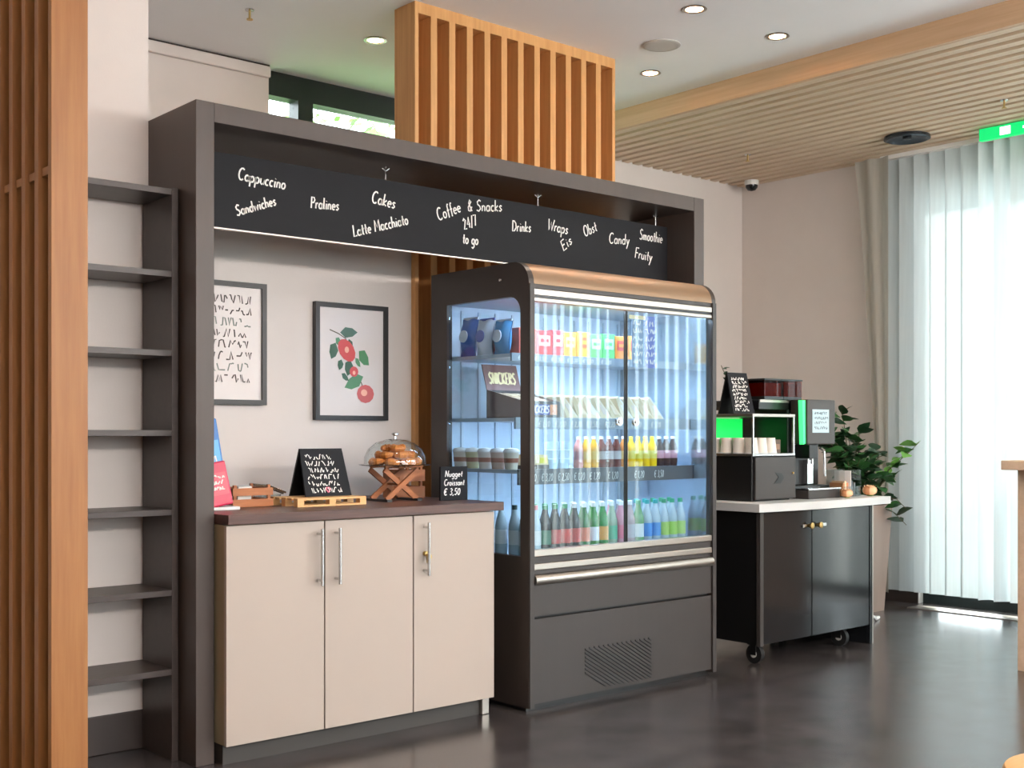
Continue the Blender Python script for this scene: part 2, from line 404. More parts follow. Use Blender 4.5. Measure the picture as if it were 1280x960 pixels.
# slatted ceiling
sl = thing('slatted_ceiling', 'lowered ceiling of pale oak slats with a deep oak edge board above the windows', 'slatted ceiling', (5.66, 0, HS))
sl['kind'] = 'structure'; del sl['category']
box('edge_board', 'fascia', sl, 5.63, 5.66, -4.7, YB, HS - .005, H + .001)
s0 = MB().box(0, .062, -4.7, YB - .005, 0, .088).build('slat', 'woody', sl, loc=(0.02, 0, 0))
for i in range(1, 19): inst(s0, sl, (0.02 + i * .1105, 0, 0))
# unseen wall behind the camera, with windows that let in fill light
fw = MB()
fw.box(-2.6, 1.5, -4.75, -4.6, 0, H + .2).box(5.1, XW + .25, -4.75, -4.6, 0, H + .2).box(1.5, 5.1, -4.75, -4.6, 2.5, H + .2).box(1.5, 5.1, -4.75, -4.6, 0, .9)
struct(fw.build('wall_rear', 'wall'))
wr = struct(bpy.data.objects.new('window_1', None)); COL.objects.link(wr); wr.location = (2.4, -4.68, .3)
for i in range(3):
    x = 1.5 + i * 1.8
    box('mullion', 'wframe', wr, x - .03, x + .03, -4.72, -4.64, .9, 2.5)
    if i < 2: box('pane', 'winglass', wr, x + .03, x + 1.77, -4.685, -4.675, .9, 2.5)
# clerestory window in the recess
wc = struct(bpy.data.objects.new('window_2', None)); COL.objects.link(wc); wc.location = (4.47, 6.42, 2.3)
box('window_frame', 'wframe', wc, 3.445, 5.5, 6.36, 6.46, 3.225, 3.37)
box('window_sill', 'wframe', wc, 3.445, 5.5, 6.36, 6.46, 2.30, 2.36)
for x in (3.45, 3.80, 4.75, 5.44): box('mullion', 'wframe', wc, x, x + (.105 if x == 3.80 else .05), 6.35, 6.46, 2.36, 3.225)
for x0, x1 in ((3.5, 3.80), (3.905, 4.75), (4.80, 5.44)): box('pane', 'winglass', wc, x0, x1, 6.405, 6.412, 2.36, 3.225)
# window wall on the right: glazed from near the far corner to behind the camera
struct(MB().box(XW, XW + .2, 4.52, YB, 0, H).build('wall_window_pier', 'wall'))
struct(MB().box(XW, XW + .2, -4.75, 4.52, 3.02, H).build('wall_window_head', 'wall'))
struct(MB().box(XW - .015, XW, 4.52, YB, 0, .1).build('baseboard_window', 'base'))
ww = struct(bpy.data.objects.new('window_3', None)); COL.objects.link(ww); ww.location = (XW + .1, 0, 0)
box('window_rail', 'wframe', ww, XW + .06, XW + .14, -4.7, 4.52, 0, .07)
box('window_rail', 'wframe', ww, XW + .06, XW + .14, -4.7, 4.52, 2.95, 3.02)
ys = [4.485, 3.90, 2.7, 1.4, .1, -1.2, -2.5, -3.7, -4.68]
for i, y in enumerate(ys):
    box('mullion', 'wframe', ww, XW + .05, XW + .15, y - .035, y + .035, .07, 2.95)
    if i: box('pane', 'winglass', ww, XW + .095, XW + .105, y + .035, ys[i - 1] - .035, .07, 2.95)

# ------------------------------------------------------------------ outdoors
struct(MB().box(XW + .25, 40, -30, 40, -.2, -.06).build('paved_ground', 'paving'))
struct(MB().box(-10, XW + .25, 7.0, 40, -.2, -.06).build('lawn_ground', 'grass'))
def tree(loc, h, r, label):
    t = thing('garden_tree', label, 'tree', loc, group='trees outside the windows')
    MB().tube([(0, 0, 0), (.05, 0, h * .4), (0, .06, h * .8)], [.14, .1, .04], 8).build('trunk', 'trunk', t, True)
    rng = random.Random(int(loc[0] * 10)); mb = MB()
    for i in range(2600):
        d = Vector((rng.gauss(0, 1), rng.gauss(0, 1), rng.gauss(0, 1))).normalized() * r * rng.random() ** .4
        p = Vector((d.x, d.y, h * .62 + d.z * 1.15)); s_ = rng.uniform(.07, .14)
        u = Vector((rng.gauss(0, 1), rng.gauss(0, 1), rng.gauss(0, 1))).normalized(); v = u.orthogonal().normalized()
        mb.add([p - u * s_, p + v * s_ * .5, p + u * s_, p - v * s_ * .5], [(0, 1, 2, 3)])
    f = mb.build('foliage', 'leafl', t); f['kind'] = 'stuff'
tree((6.4, 10.4, -.06), 5.2, 1.9, 'leafy garden tree seen through the high window, left one')
tree((10.2, 12.4, -.06), 5.6, 2.1, 'leafy garden tree seen through the high window, right one')
tree((17.5, 6.6, -.06), 5.4, 2.0, 'leafy garden tree behind the vertical blinds')

# ------------------------------------------------------------------ portal frame
po = thing('counter_portal', 'taupe laminate portal frame around the counter and drinks cooler', 'portal', (3.377, 4.36, 0))
box('side_panel', 'portal', po, 1.972, 2.044, 4.0, 4.45, 0, 2.403, bev=.002)
box('side_panel', 'portal', po, 4.707, 4.782, 4.0, 4.45, 0, 2.403, bev=.002)
box('header', 'portal', po, 2.0445, 4.7065, 4.001, 4.45, 2.332, 2.403, bev=.002)

cb = thing('menu_chalkboard', 'long black chalkboard with white handwriting hung under the portal header', 'chalkboard', (3.375, 4.18, 1.99))
box('board', 'chalk', cb, 2.048, 4.703, 4.18, 4.192, 1.985, 2.272)
box('lower_edge', 'alu', cb, 2.048, 4.703, 4.178, 4.193, 1.980, 1.985)
# word, start (x, z), end (x, z) of the baseline
WORDS = [('Cappuccino', 297, 224, 357, 237, 15), ('Sandwiches', 296, 270, 346, 256, 13), ('Pralines', 388, 260, 424, 263, 14), ('Cakes', 464, 253, 494, 261, 15),
         ('Latte Macchiato', 442, 296, 511, 280, 14), ('Coffee', 548, 276, 577, 264, 15), ('& Snacks', 584, 264, 628, 264, 14), ('24/7', 580, 287, 597, 281, 13), ('to go', 578, 304, 598, 306, 13),
         ('Drinks', 640, 289, 664, 290, 13), ('Wraps', 684, 287, 710, 293, 14), ('Eis', 704, 314, 716, 303, 12), ('Obst', 731, 296, 747, 288, 13), ('Candy', 761, 304, 787, 306, 13),
         ('Smoothie', 799, 299, 828, 304, 13), ('Fruity', 793, 322, 815, 327, 13)]
def ray(px, py, Y):
    fx, fy = math.cos(YAW), math.sin(YAW); k = (px - 640) / 1500
    dx, dy = fx + fy * k, fy - fx * k; tt = Y / dy
    return Vector((dx * tt, Y, 1.2 + (542 - py) / 1500 * tt))
for wd, x0, y0, x1, y1, hp in WORDS:
    a, b = ray(x0, y0, 4.18), ray(x1, y1, 4.18); u = (b - a); L = u.length; u.normalize()
    up = Vector((-u.z, 0, u.x)); hh = (ray(x0, y0 - hp, 4.18) - a).length
    mb = MB(cb.location); write(mb, wd, a, L, u, up, NY, .0065, hh); o = mb.build('lettering', 'chalkw', cb)
for x in (2.10, 2.93, 3.80, 4.62):
    h_ = MB(cb.location).tube([(x, 4.186, 2.27), (x, 4.186, 2.331)], .0025).tube([(x - .018, 4.186, 2.322), (x, 4.186, 2.312), (x + .018, 4.186, 2.325)], .002).build('hanger', 'steel', cb)

# ------------------------------------------------------------------ slatted oak column behind the portal
def slat_col():
    c = thing('slatted_column', 'tall oak column with vertical slats rising behind the portal to the ceiling', 'slatted column', (4.15, 4.78, 0))
    box('side_board', 'woodv', c, 3.462, 3.484, 4.70, 4.87, 0, H, bev=.001)
    box('side_board', 'woodv', c, 4.83, 4.852, 4.70, 4.87, 0, H, bev=.001)
    box('back_board', 'woodbk', c, 3.484, 4.83, 4.80, 4.82, 0, H)
    box('top_rail', 'woodv', c, 3.484, 4.83, 4.70, 4.80, H - .055, H)
    xs = [3.578, 3.692, 3.805, 3.92, 4.033, 4.147, 4.262, 4.377, 4.491, 4.606, 4.72]
    s_ = None
    for x in xs:
        if s_ is None: s_ = MB().box(-.019, .019, -.05, .05, 0, H - .055).build('slat', 'woodv', c, loc=(x - 4.15, 4.75 - 4.78, 0))
        else: inst(s_, c, (x - 4.15, 4.75 - 4.78, 0))
slat_col()
# oak screen at the left edge
def screen():
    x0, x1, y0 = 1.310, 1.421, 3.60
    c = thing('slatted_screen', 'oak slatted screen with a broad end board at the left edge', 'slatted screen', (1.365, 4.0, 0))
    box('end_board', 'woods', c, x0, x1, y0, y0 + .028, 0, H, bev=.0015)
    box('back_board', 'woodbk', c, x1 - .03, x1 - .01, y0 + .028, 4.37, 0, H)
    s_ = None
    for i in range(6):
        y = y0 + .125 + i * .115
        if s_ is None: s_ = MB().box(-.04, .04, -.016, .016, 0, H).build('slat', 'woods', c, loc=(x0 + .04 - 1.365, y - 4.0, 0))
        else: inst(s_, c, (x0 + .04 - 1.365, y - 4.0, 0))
        y_prev = y - .016 - .083 if i else y0 + .028
        box('cross_rail', 'woods', c, x0 + .012, x1 - .03, y_prev, y - .016, 1.985, 2.01)
screen()
# ------------------------------------------------------------------ bookcase
bc = thing('open_bookcase', 'narrow dark brown open bookcase with empty shelves beside the portal', 'bookcase', (1.70, 4.27, 0))
box('side_panel', 'shelf', bc, 1.942, 1.966, 4.13, 4.384, 0, 2.10, bev=.001)
box('side_panel', 'shelf', bc, 1.43, 1.454, 4.13, 4.384, 0, 2.10, bev=.001)
for z in (2.096, 1.795, 1.505, 1.213, .923, .628, .338):
    box('shelf', 'shelf', bc, 1.454, 1.942, 4.132, 4.383, z - .022, z, bev=.001)

# ------------------------------------------------------------------ counter cabinet and worktop
ca = thing('counter_cabinet', 'low counter cabinet with three cream doors and long steel handles', 'cabinet', (2.675, 4.3, 0))
box('body', 'creame', ca, 2.052, 3.302, 3.94, 4.70, .075, .870)
box('plinth', 'kick', ca, 2.06, 3.26, 3.965, 4.68, 0, .075)
box('foot', 'alu', ca, 3.262, 3.30, 3.945, 3.985, 0, .075, bev=.003)
for x0, x1, hx in ((2.050, 2.459, 2.430), (2.465, 2.877, 2.509), (2.883, 3.306, 2.933)):
    dr = box('door', 'cream', ca, x0, x1, 3.92, 3.939, .074, .868, bev=.0015)
    h_ = MB(ca.location).cyl((hx, 3.885, .625), .0065, .215, 10)
    h_.cyl((hx, 3.885, .645), .005, .036, 8, 'y').cyl((hx, 3.885, .82), .005, .036, 8, 'y')
    o = h_.build('handle', 'steel', None, True); o.parent = dr
    if hx > 2.9:
        k = MB(ca.location).cyl((hx + .004, 3.905, .712), .010, .016, 12, 'y').box(hx + .002, hx + .006, 3.895, 3.905, .675, .712)
        k.lathe([(.006, -.0015), (.012, -.0015), (.012, .0015), (.006, .0015)], (hx + .010, 3.897, .70), 12, 'y')
        o = k.build('lock_with_key', 'brass', None, True); o.parent = dr
tag(MB((2.70, 4.3, .872)).box(2.048, 3.345, 3.90, 4.728, .872, .908).build('worktop', 'wtop', bev=.002, loc=(2.70, 4.3, .872)), 'dark walnut worktop lying on the cream counter cabinet', 'worktop')

# ------------------------------------------------------------------ wall pictures
def frame(x0, x1, z0, z1, label):
    p = thing('framed_picture', label, 'picture', ((x0 + x1) / 2, 4.728, z0), group='framed prints above the counter')
    t_ = .022
    m = MB(p.location)
    m.box(x0, x1, 4.70, 4.728, z0, z0 + t_).box(x0, x1, 4.70, 4.728, z1 - t_, z1).box(x0, x0 + t_, 4.70, 4.728, z0 + t_, z1 - t_).box(x1 - t_, x1, 4.70, 4.728, z0 + t_, z1 - t_)
    m.build('frame', 'blackf', p)
    box('print', 'paper', p, x0 + t_, x1 - t_, 4.712, 4.722, z0 + t_, z1 - t_)
    return p
p1 = frame(2.26, 2.655, 1.325, 1.858, 'black framed print with lines of grey lettering, half hidden by the portal')
rng = random.Random(3)
for i in range(8):
    z = 1.765 - i * .049
    mb = MB(p1.location); scribble(mb, (2.32, 4.712, z), .245, .034, X, Z, NY, .006, rng)
    mb.build('lettering', 'inkg' if i in (2, 6) else 'ink', p1)
p2 = frame(2.905, 3.306, 1.262, 1.803, 'black framed botanical print of a red apple branch with leaves')
def blob(pts, m, name, lift=.0012):
    mb = MB(p2.location); n = len(pts); c_ = (sum(p[0] for p in pts) / n, sum(p[1] for p in pts) / n)
    f2 = lambda p: (2.905 + .401 * p[0], 4.712 - lift, 1.803 - .541 * p[1])
    mb.add([f2(c_)] + [f2(p) for p in pts], [(0, i + 1, (i + 1) % n + 1) for i in range(n)]); return mb.build(name, m, p2)
def leafp(x0, y0, x1, y1, wd, m):
    wd *= 1.3; dx, dy = x1 - x0, y1 - y0; L = math.hypot(dx, dy); nx, ny = -dy / L, dx / L
    blob([(x0, y0), (x0 + dx * .3 + nx * wd, y0 + dy * .3 + ny * wd), (x0 + dx * .7 + nx * wd * .8, y0 + dy * .7 + ny * wd * .8), (x1, y1),
          (x0 + dx * .7 - nx * wd * .8, y0 + dy * .7 - ny * wd * .8), (x0 + dx * .3 - nx * wd, y0 + dy * .3 - ny * wd)], m, 'printed_leaf')
def ell(cx_, cy_, rx, ry, rot=0): return [(cx_ + rx * math.cos(a) * math.cos(rot) - ry * math.sin(a) * math.sin(rot), cy_ + rx * math.cos(a) * math.sin(rot) + ry * math.sin(a) * math.cos(rot)) for a in [i * math.pi / 6 for i in range(12)]]
mb = MB(p2.location)
strokes(mb, [[(.2, -.23), (.32, -.26), (.42, -.3), (.45, -.45), (.52, -.55), (.6, -.62), (.66, -.72)]], (2.905, 4.712, 1.803), (.401, 0, 0), (0, 0, .541), NY, .005, .0006)
mb.build('printed_twig', M['stem'], p2)
gD, gL, rd, rl = pm(44, 84, 56), pm(74, 130, 84), pm(206, 66, 64), pm(240, 176, 150)
for a in ((.34, .25, .58, .24, .035, gD), (.28, .34, .22, .48, .045, gD), (.36, .48, .33, .57, .03, gD), (.48, .48, .44, .62, .045, gD), (.6, .4, .74, .52, .045, gL), (.66, .62, .4, .72, .045, gL), (.46, .3, .5, .42, .03, gD), (.28, .30, .36, .36, .025, gL), (.55, .46, .62, .54, .02, gL), (.36, .60, .46, .66, .02, gD)): leafp(*a)
blob(ell(.43, .40, .13, .085, .5), rd, 'printed_fruit', .0018); blob(ell(.43, .395, .03, .028), rl, 'printed_highlight', .0024)
blob(ell(.53, .58, .06, .045), rd, 'printed_fruit', .0018); blob(ell(.53, .59, .02, .018), rl, 'printed_highlight', .0024)
blob(ell(.69, .77, .12, .08), pm(196, 84, 80), 'printed_fruit', .0018); blob(ell(.67, .76, .045, .03), rl, 'printed_highlight', .0024)

# ------------------------------------------------------------------ drinks cooler
CX0, CX1, CY0, CY1, CT = 3.425, 4.668, 3.83, 4.52, 1.945
co = thing('drinks_cooler', 'tall dark refrigerated display cooler with glass doors and rounded canopy', 'cooler', ((CX0 + CX1) / 2, 4.18, 0))
def rprof(y0, y1, z0, z1, r, n=8):
    pts = [(y1, z0), (y1, z1)]
    pts += [(y0 + r - r * math.sin(math.pi / 2 * i / n), z1 - r + r * math.cos(math.pi / 2 * i / n)) for i in range(n + 1)]
    pts += [(y0, z0)]
    return pts
def holed(outer, inner, x0, x1, off):
    bm = bmesh.new(); rings = []
    for p in (outer, inner):
        vs = [bm.verts.new((x0 - off[0], q[0] - off[1], q[1] - off[2])) for q in p]
        for i in range(len(vs)): bm.edges.new((vs[i], vs[(i + 1) % len(vs)]))
    bmesh.ops.triangle_fill(bm, use_beauty=True, edges=bm.edges[:])
    r_ = bmesh.ops.extrude_face_region(bm, geom=bm.faces[:])
    bmesh.ops.translate(bm, verts=[v for v in r_['geom'] if isinstance(v, bmesh.types.BMVert)], vec=(x1 - x0, 0, 0))
    bmesh.ops.recalc_face_normals(bm, faces=bm.faces)
    me = bpy.data.meshes.new('panel'); bm.to_mesh(me); bm.free(); return me
for x0, x1 in ((CX0, CX0 + .03), (CX1 - .03, CX1)):
    me = holed(rprof(CY0, CY1, .02, CT, .10), rprof(CY0 + .055, CY1 - .12, .67, 1.795, .07), x0, x1, co.location)
    me.materials.append(M['anthd']); o = bpy.data.objects.new('end_panel', me); COL.objects.link(o); o.parent = co
    if x0 == CX0: o['label'] = 'dark bronze end panel with a large side window'
    MB(co.location).prism(rprof(CY0 + .056, CY1 - .121, .671, 1.794, .07), (x0 + x1) / 2 - .003, (x0 + x1) / 2 + .003, 'x').build('side_pane', 'glassc', co)
    # thin bright front edge of each end panel
    ex = x0 if x0 == CX0 else x0
    box('front_edge', 'anth', co, x0 + .002, x1 - .002, CY0 - .006, CY0 + .001, .02, CT - .10)
MB(co.location).lathe([(.008, 0), (.006, -.004), (.001, -.005)], (CX0, 4.02, 1.875), 10, 'x').build('screw', 'steel', co)
I0, I1 = CX0 + .03, CX1 - .03
box('back_panel', 'inner', co, I0, I1, CY1 - .07, CY1 - .005, .64, CT - .03)
box('side_lining', 'mirror', co, I1 - .008, I1 - .001, CY0 + .03, CY1 - .07, .65, 1.80)
box('deck', 'inner', co, I0, I1, CY0 + .05, CY1 - .07, .615, .645)
box('top_lining', 'inner', co, I0, I1, CY0 + .07, CY1 - .07, 1.80, 1.815)
# canopy
n = 10; cr_ = .10
prof = [(CY1, CT - .02), (CY1, CT)] + [(CY0 + cr_ - cr_ * math.sin(math.pi / 2 * i / n), CT - cr_ + cr_ * math.cos(math.pi / 2 * i / n)) for i in range(n + 1)]
prof += [(CY0 + .012 , CT - cr_)] + [(CY0 + cr_ - (cr_ - .012) * math.sin(math.pi / 2 * i / n), CT - cr_ + (cr_ - .012) * math.cos(math.pi / 2 * i / n)) for i in range(n, -1, -1)]
MB(co.location).prism([(p[0], p[1]) for p in prof], I0, I1, 'x').build('canopy', 'bronze', co, True)
box('top_rail', 'anth', co, I0, I1, CY0 + .004, CY0 + .03, CT - .118, CT - .098)
box('top_rail', 'alu', co, I0, I1, CY0 - .002, CY0 + .03, CT - .148, CT - .120, bev=.003)
box('top_seal', 'black', co, I0, I1, CY0 + .004, CY0 + .03, CT - .157, CT - .149)
box('top_rail', 'alu', co, I0, I1, CY0 - .001, CY0 + .03, CT - .176, CT - .158, bev=.003)
XM = 4.040
for x0, x1, kx in ((I0 + .002, XM - .0035, XM - .055), (XM + .0035, I1 - .002, XM + .055)):
    d_ = box('glass_door', 'glassc', co, x0, x1, CY0 + .012, CY0 + .018, .70, CT - .178)
    e_ = MB(co.location).box(x1 - .004 if kx < XM else x0, x1 if kx < XM else x0 + .004, CY0 + .010, CY0 + .02, .70, CT - .178).build('door_seal', 'black', None); e_.parent = d_
    k_ = MB(co.location).cyl((kx, CY0 - .002, 1.255), .019, .014, 16, 'y').cyl((kx, CY0 - .008, 1.255), .010, .01, 12, 'y').build('door_lock', 'steel', None, True); k_.parent = d_
if True:
    box('gap_strip', 'black', co, XM - .003, XM + .003, CY0 + .02, CY0 + .026, .70, CT - .178)
box('lower_rail', 'alu', co, I0, I1, CY0 - .002, CY0 + .04, .668, .699, bev=.004)
box('rail_groove', 'anth', co, I0, I1, CY0 + .006, CY0 + .04, .640, .667)
box('lower_rail', 'alu', co, I0, I1, CY0 - .002, CY0 + .04, .610, .639, bev=.004)
box('rail_groove', 'anth', co, I0, I1, CY0 + .008, CY0 + .04, .592, .609)
bp = [(CY0 + .02, .545), (CY0 - .008, .548), (CY0 - .018, .56), (CY0 - .018, .577), (CY0 - .008, .589), (CY0 + .02, .592)]
MB(co.location).prism(bp, I0, I1, 'x').build('bumper_rail', 'alu', co, True)
box('upper_apron', 'anth', co, I0, I1, CY0 + .004, CY0 + .03, .412, .546)
lp = box('lower_apron', 'anth', co, I0, I1, CY0 + .004, CY0 + .03, .035, .400)
box('cabinet_base', 'black', co, I0, I1, CY0 + .031, CY1 - .01, .03, .614)
box('base_skid', 'black', co, CX0 + .02, CX1 - .02, CY0 + .04, CY1 - .03, 0, .03)
gx0, gx1, gz0, gz1 = 3.765, 4.20, .055, .240
g = MB(co.location)
k = gx0 - (gz1 - gz0)
while k < gx1 + .2:                      # slanted louvre slots, falling to the right
    za, zb = gz1, gz0; xa, xb = k, k + (gz1 - gz0) * 1.7
    ta, tb = 0.0, 1.0
    if xa < gx0: ta = (gx0 - xa) / (xb - xa)
    if xb > gx1: tb = (gx1 - xa) / (xb - xa)
    if tb > ta + .03:
        A = (xa + (xb - xa) * ta, za + (zb - za) * ta); B = (xa + (xb - xa) * tb, za + (zb - za) * tb)
        g.bar((A[0], CY0 + .003, A[1]), (B[0], CY0 + .003, B[1]), .005, .007, up=(0, 1, 0))
    k += .030
o = g.build('vent_slots', 'black', lp); o.location = (0, 0, 0); o['kind'] = 'stuff'
SHZ = (1.555, 1.270, 1.040)
SHY = (4.00, 3.975, 3.955)
for z, y in zip(SHZ, SHY):
    s_ = box('shelf', 'cshelf', co, I0 + .012, I1 - .012, y, CY1 - .075, z - .016, z)
    h_ = .034 if z > 1.5 else (.05 if z > 1.2 else .066)
    pr = MB(co.location).box(I0 + .012, I1 - .012, y - .012, y - .001, z - h_, z + .002).build('price_rail', 'strip' if z < 1.1 else pm(150, 164, 176), None); pr.parent = s_
    rng = random.Random(int(z * 100))
    mb = MB(co.location)
    for kx in (3.50, 3.60, 3.70, 3.80, 3.90, 4.02, 4.20, 4.34):
        write(mb, '€ %d,%d0' % (rng.randint(1, 3), rng.choice([2, 5])), (kx, y - .012, z - h_ * .78), .07, X, Z, NY, .003, h_ * .5)
    mb.stuff = True; l_ = mb.build('price_lettering', 'chalkw', None); l_.parent = s_
    MB(co.location).box(I0 + .05, I1 - .05, y + .01, y + .03, z - .026, z - .0165).build('light_strip', 'led', co)
MB(co.location).box(I0 + .03, I1 - .03, CY0 + .075, CY0 + .11, 1.784, 1.799).build('light_strip', 'led', co)
for x in [I0 + .09 + i * .106 for i in range(11)]:      # pressed ribs of the back panel
    box('back_rib', 'cshelf', co, x, x + .012, CY1 - .076, CY1 - .0701, .66, 1.78)

# --- food and drink in the cooler
def carton(x, y, z, wd, dp, ht, c1, c2, label, cat='carton', group='snack cartons on the top cooler shelf', rot=0.0):
    t_ = thing('snack_carton', label, cat, (x, y, z), (0, 0, rot), group)
    MB().box(-wd / 2, wd / 2, 0, dp, 0, ht).build('box', pm(*c1), t_, bev=.002)
    MB().box(-wd * .36, wd * .36, -.0015, 0, ht * .38, ht * .8).build('label', pm(*c2), t_)
    MB().box(-wd * .25, wd * .25, -.0025, -.0016, ht * .52, ht * .66).build('print_band', pm(*c1), t_)
    return t_
CN = [((196, 80, 60), (235, 215, 90), 'red and yellow', .105), ((214, 54, 58), (245, 190, 180), 'red', .10), ((206, 60, 70), (250, 220, 200), 'crimson', .07), ((240, 160, 60), (250, 226, 150), 'amber', .085), ((244, 176, 62), (230, 110, 60), 'yellow-orange', .085),
      ((116, 200, 110), (220, 245, 215), 'light green', .085), ((90, 186, 100), (190, 240, 220), 'mint green', .085), ((236, 140, 58), (205, 66, 60), 'orange with red label', .095), ((240, 170, 84), (214, 90, 74), 'pale orange', .085)]
x = 3.53
for i, (c1, c2, nm, wd) in enumerate(CN):
    carton(x + wd / 2, 4.015, SHZ[0] + .001, wd - .004, .18, .118 - .006 * (i % 2), c1, c2, '%s snack carton, %s from the left on the top cooler shelf' % (nm, ORD[i])); x += wd
# bags at the top left, behind the side window
def bag(x, y, z, wd, ht, c1, c2, label, rot):
    t_ = thing('snack_bag', label, 'snack bag', (x, y, z), (R(-6), 0, rot), 'snack bags at the side window')
    vs = []; fs = []; nu, nv = 8, 8
    for sgn in (-1, 1):
        for j in range(nv + 1):
            for i in range(nu + 1):
                u, v = i / nu, j / nv
                d_ = .035 * (math.sin(math.pi * u) * math.sin(math.pi * v)) ** .6 + .002
                vs.append(((u - .5) * wd * (1 - .06 * math.sin(math.pi * v)), sgn * d_ + .004 * math.sin(9 * u + 5 * v), v * ht))
    N = (nu + 1) * (nv + 1)
    for q in (0, 1):
        for j in range(nv):
            for i in range(nu):
                a = q * N + j * (nu + 1) + i; fs.append((a, a + 1, a + nu + 2, a + nu + 1))
    MB().add(vs, fs).build('pouch', pm(*c1), t_, True)
    MB().box(-wd / 2, wd / 2, -.003, .003, ht * .97, ht * 1.04).build('top_seal', pm(*c2), t_)
    MB().lathe([(0, -.042), (wd * .27, -.040), (wd * .27, -.034)], (0, 0, ht * .5), 16, 'y').build('emblem', pm(*c2), t_)
for i, (y, c1, c2, nm) in enumerate((( 4.07, (70, 150, 205), (235, 240, 250), 'blue'), (4.19, (226, 232, 245), (110, 120, 200), 'white and violet'), (4.31, (60, 110, 190), (240, 240, 245), 'dark blue'))):
    bag(3.478, y, SHZ[0] + .001, .105, .15 + .012 * i, c1, c2, '%s snack bag, %s from the front inside the cooler side window' % (nm, ORD[i]), R(-90))
# tall carton display, bar display box and wrapped sandwiches on the second shelf
t_ = thing('bar_display_box', 'brown bar display box with raised printed lid and white lettering in the cooler', 'display box', (3.645, 3.985, SHZ[1] + .001))
MB().box(-.11, .11, 0, .006, 0, .075).box(-.11, .11, .254, .26, 0, .13).box(-.11, .11, .006, .254, 0, .005).build('tray', pm(54, 42, 44), t_)
for x_ in (-.11, .105): MB().prism([(.006, 0), (.254, 0), (.254, .13), (.006, .075)], x_, x_ + .005, 'x').build('side_wall', pm(110, 86, 78), t_)
MB().add([(-.105, .262, .13), (.105, .262, .13), (.105, .30, .25), (-.105, .30, .25), (-.105, .267, .13), (.105, .267, .13), (.105, .305, .25), (-.105, .305, .25)], [(0, 1, 2, 3), (7, 6, 5, 4), (0, 4, 5, 1), (1, 5, 6, 2), (2, 6, 7, 3), (3, 7, 4, 0)]).build('raised_lid', pm(120, 80, 74), t_)
lu = Vector((0, .038, .12)).normalized(); ln = Vector((0, -.12, .038)).normalized()
mb = MB(); write(mb, 'SNICKERS', Vector((-.085, .27, .16)), .165, X, lu, ln, .010, .055, .2); mb.stuff = True; mb.build('lid_lettering', pm(240, 214, 160), t_)
b0 = None
for k in range(12):
    p_ = (-.09 + (k % 4) * .053, .02 + (k // 4) * .075, .045 + .018 * (k // 4))
    if b0 is None: b0 = MB().box(0, .046, 0, .07, 0, .022).build('wrapped_bar', pm(226, 200, 168), t_, bev=.004, loc=p_, rot=(R(12), 0, 0))
    else: inst(b0, t_, p_, (R(12), 0, 0))
MB().box(-.10, .045, -.0015, 0, .014, .06).build('label', pm(40, 56, 150), t_)
MB().box(.046, .09, -.0015, 0, .014, .06).build('picture_label', pm(224, 140, 90), t_)
mb = MB(); write(mb, 'SNICKERS', (-.094, -.0015, .022), .134, X, Z, NY, .006, .032, .2); mb.stuff = True; mb.build('lettering', 'chalkw', t_)
for i in range(9):
    x = 3.845 + i * .074
    w_ = thing('wrapped_sandwich', 'triangular wrapped sandwich, %s from the left on the middle cooler shelf' % ORD[i], 'sandwich', (x, 4.02, SHZ[1] + .001), (0, 0, 0), 'wrapped sandwiches on the middle cooler shelf')
    MB().prism([(-.012, 0), (.058, 0), (-.045, .105), (-.062, .098)], 0, .15, 'y').build('bread', pm(*[(214, 196, 160), (196, 176, 140), (226, 208, 176)][i % 3], .8), w_)
    MB().prism([(.0585, 0), (.0625, 0), (-.041, .108), (-.0452, .1055)], -.001, .152, 'y').build('card_edge', pm(*[(238, 226, 206), (244, 224, 190), (236, 236, 232)][i % 3]), w_)
    MB().prism([(.004, .02), (.036, .02), (-.012, .066), (-.03, .066)], -.0025, -.0008, 'y').build('label', pm(*[(232, 226, 220), (206, 190, 176), (222, 200, 170)][(i + 1) % 3]), w_)
# third shelf: dessert cups, cake packs, juices
for i, (x, y, c) in enumerate(((3.49, 4.02, (226, 214, 196)), (3.49, 4.11, (206, 180, 164)), (3.49, 4.20, (232, 224, 214)), (3.49, 4.29, (214, 206, 160)), (3.49, 4.38, (228, 214, 200)))):
    d_ = thing('dessert_cup', 'layered dessert cup, %s from the front behind the cooler side window' % ORD[i], 'dessert cup', (x, y, SHZ[2] + .001), group='dessert cups in the cooler')
    MB().lathe([(.028, 0), (.036, .075)], n=14).build('cup', pm(*c), d_, True)
    MB().lathe([(.0325, .03), (.034, .05)], n=14, cap=False).build('fruit_layer', pm(170, 110, 90), d_, True)
    MB().lathe([(.038, .075), (.038, .081), (.03, .092), (.001, .096)], n=14).build('lid', 'white', d_, True)
for i, (x, c1, c2) in enumerate(((3.575, (236, 214, 176), (170, 90, 60)), (3.655, (226, 206, 150), (226, 214, 40)))):
    d_ = thing('cake_pack', ('cream coloured cake pack in the cooler', 'cake pack with yellow label in the cooler')[i], 'cake pack', (x, 3.99, SHZ[2] + .001), group='cake packs in the cooler')
    MB().box(-.036, .036, 0, .12, 0, .018).build('tray', pm(70, 56, 50), d_)
    MB().prism([(-.034, .018), (.034, .018), (.028, .062), (-.028, .066)], 0.002, .118, 'y').build('cake', pm(*c1, .7), d_)
    MB().box(-.02, .024, -.001, .001, .026, .05).build('label', pm(*c2), d_)
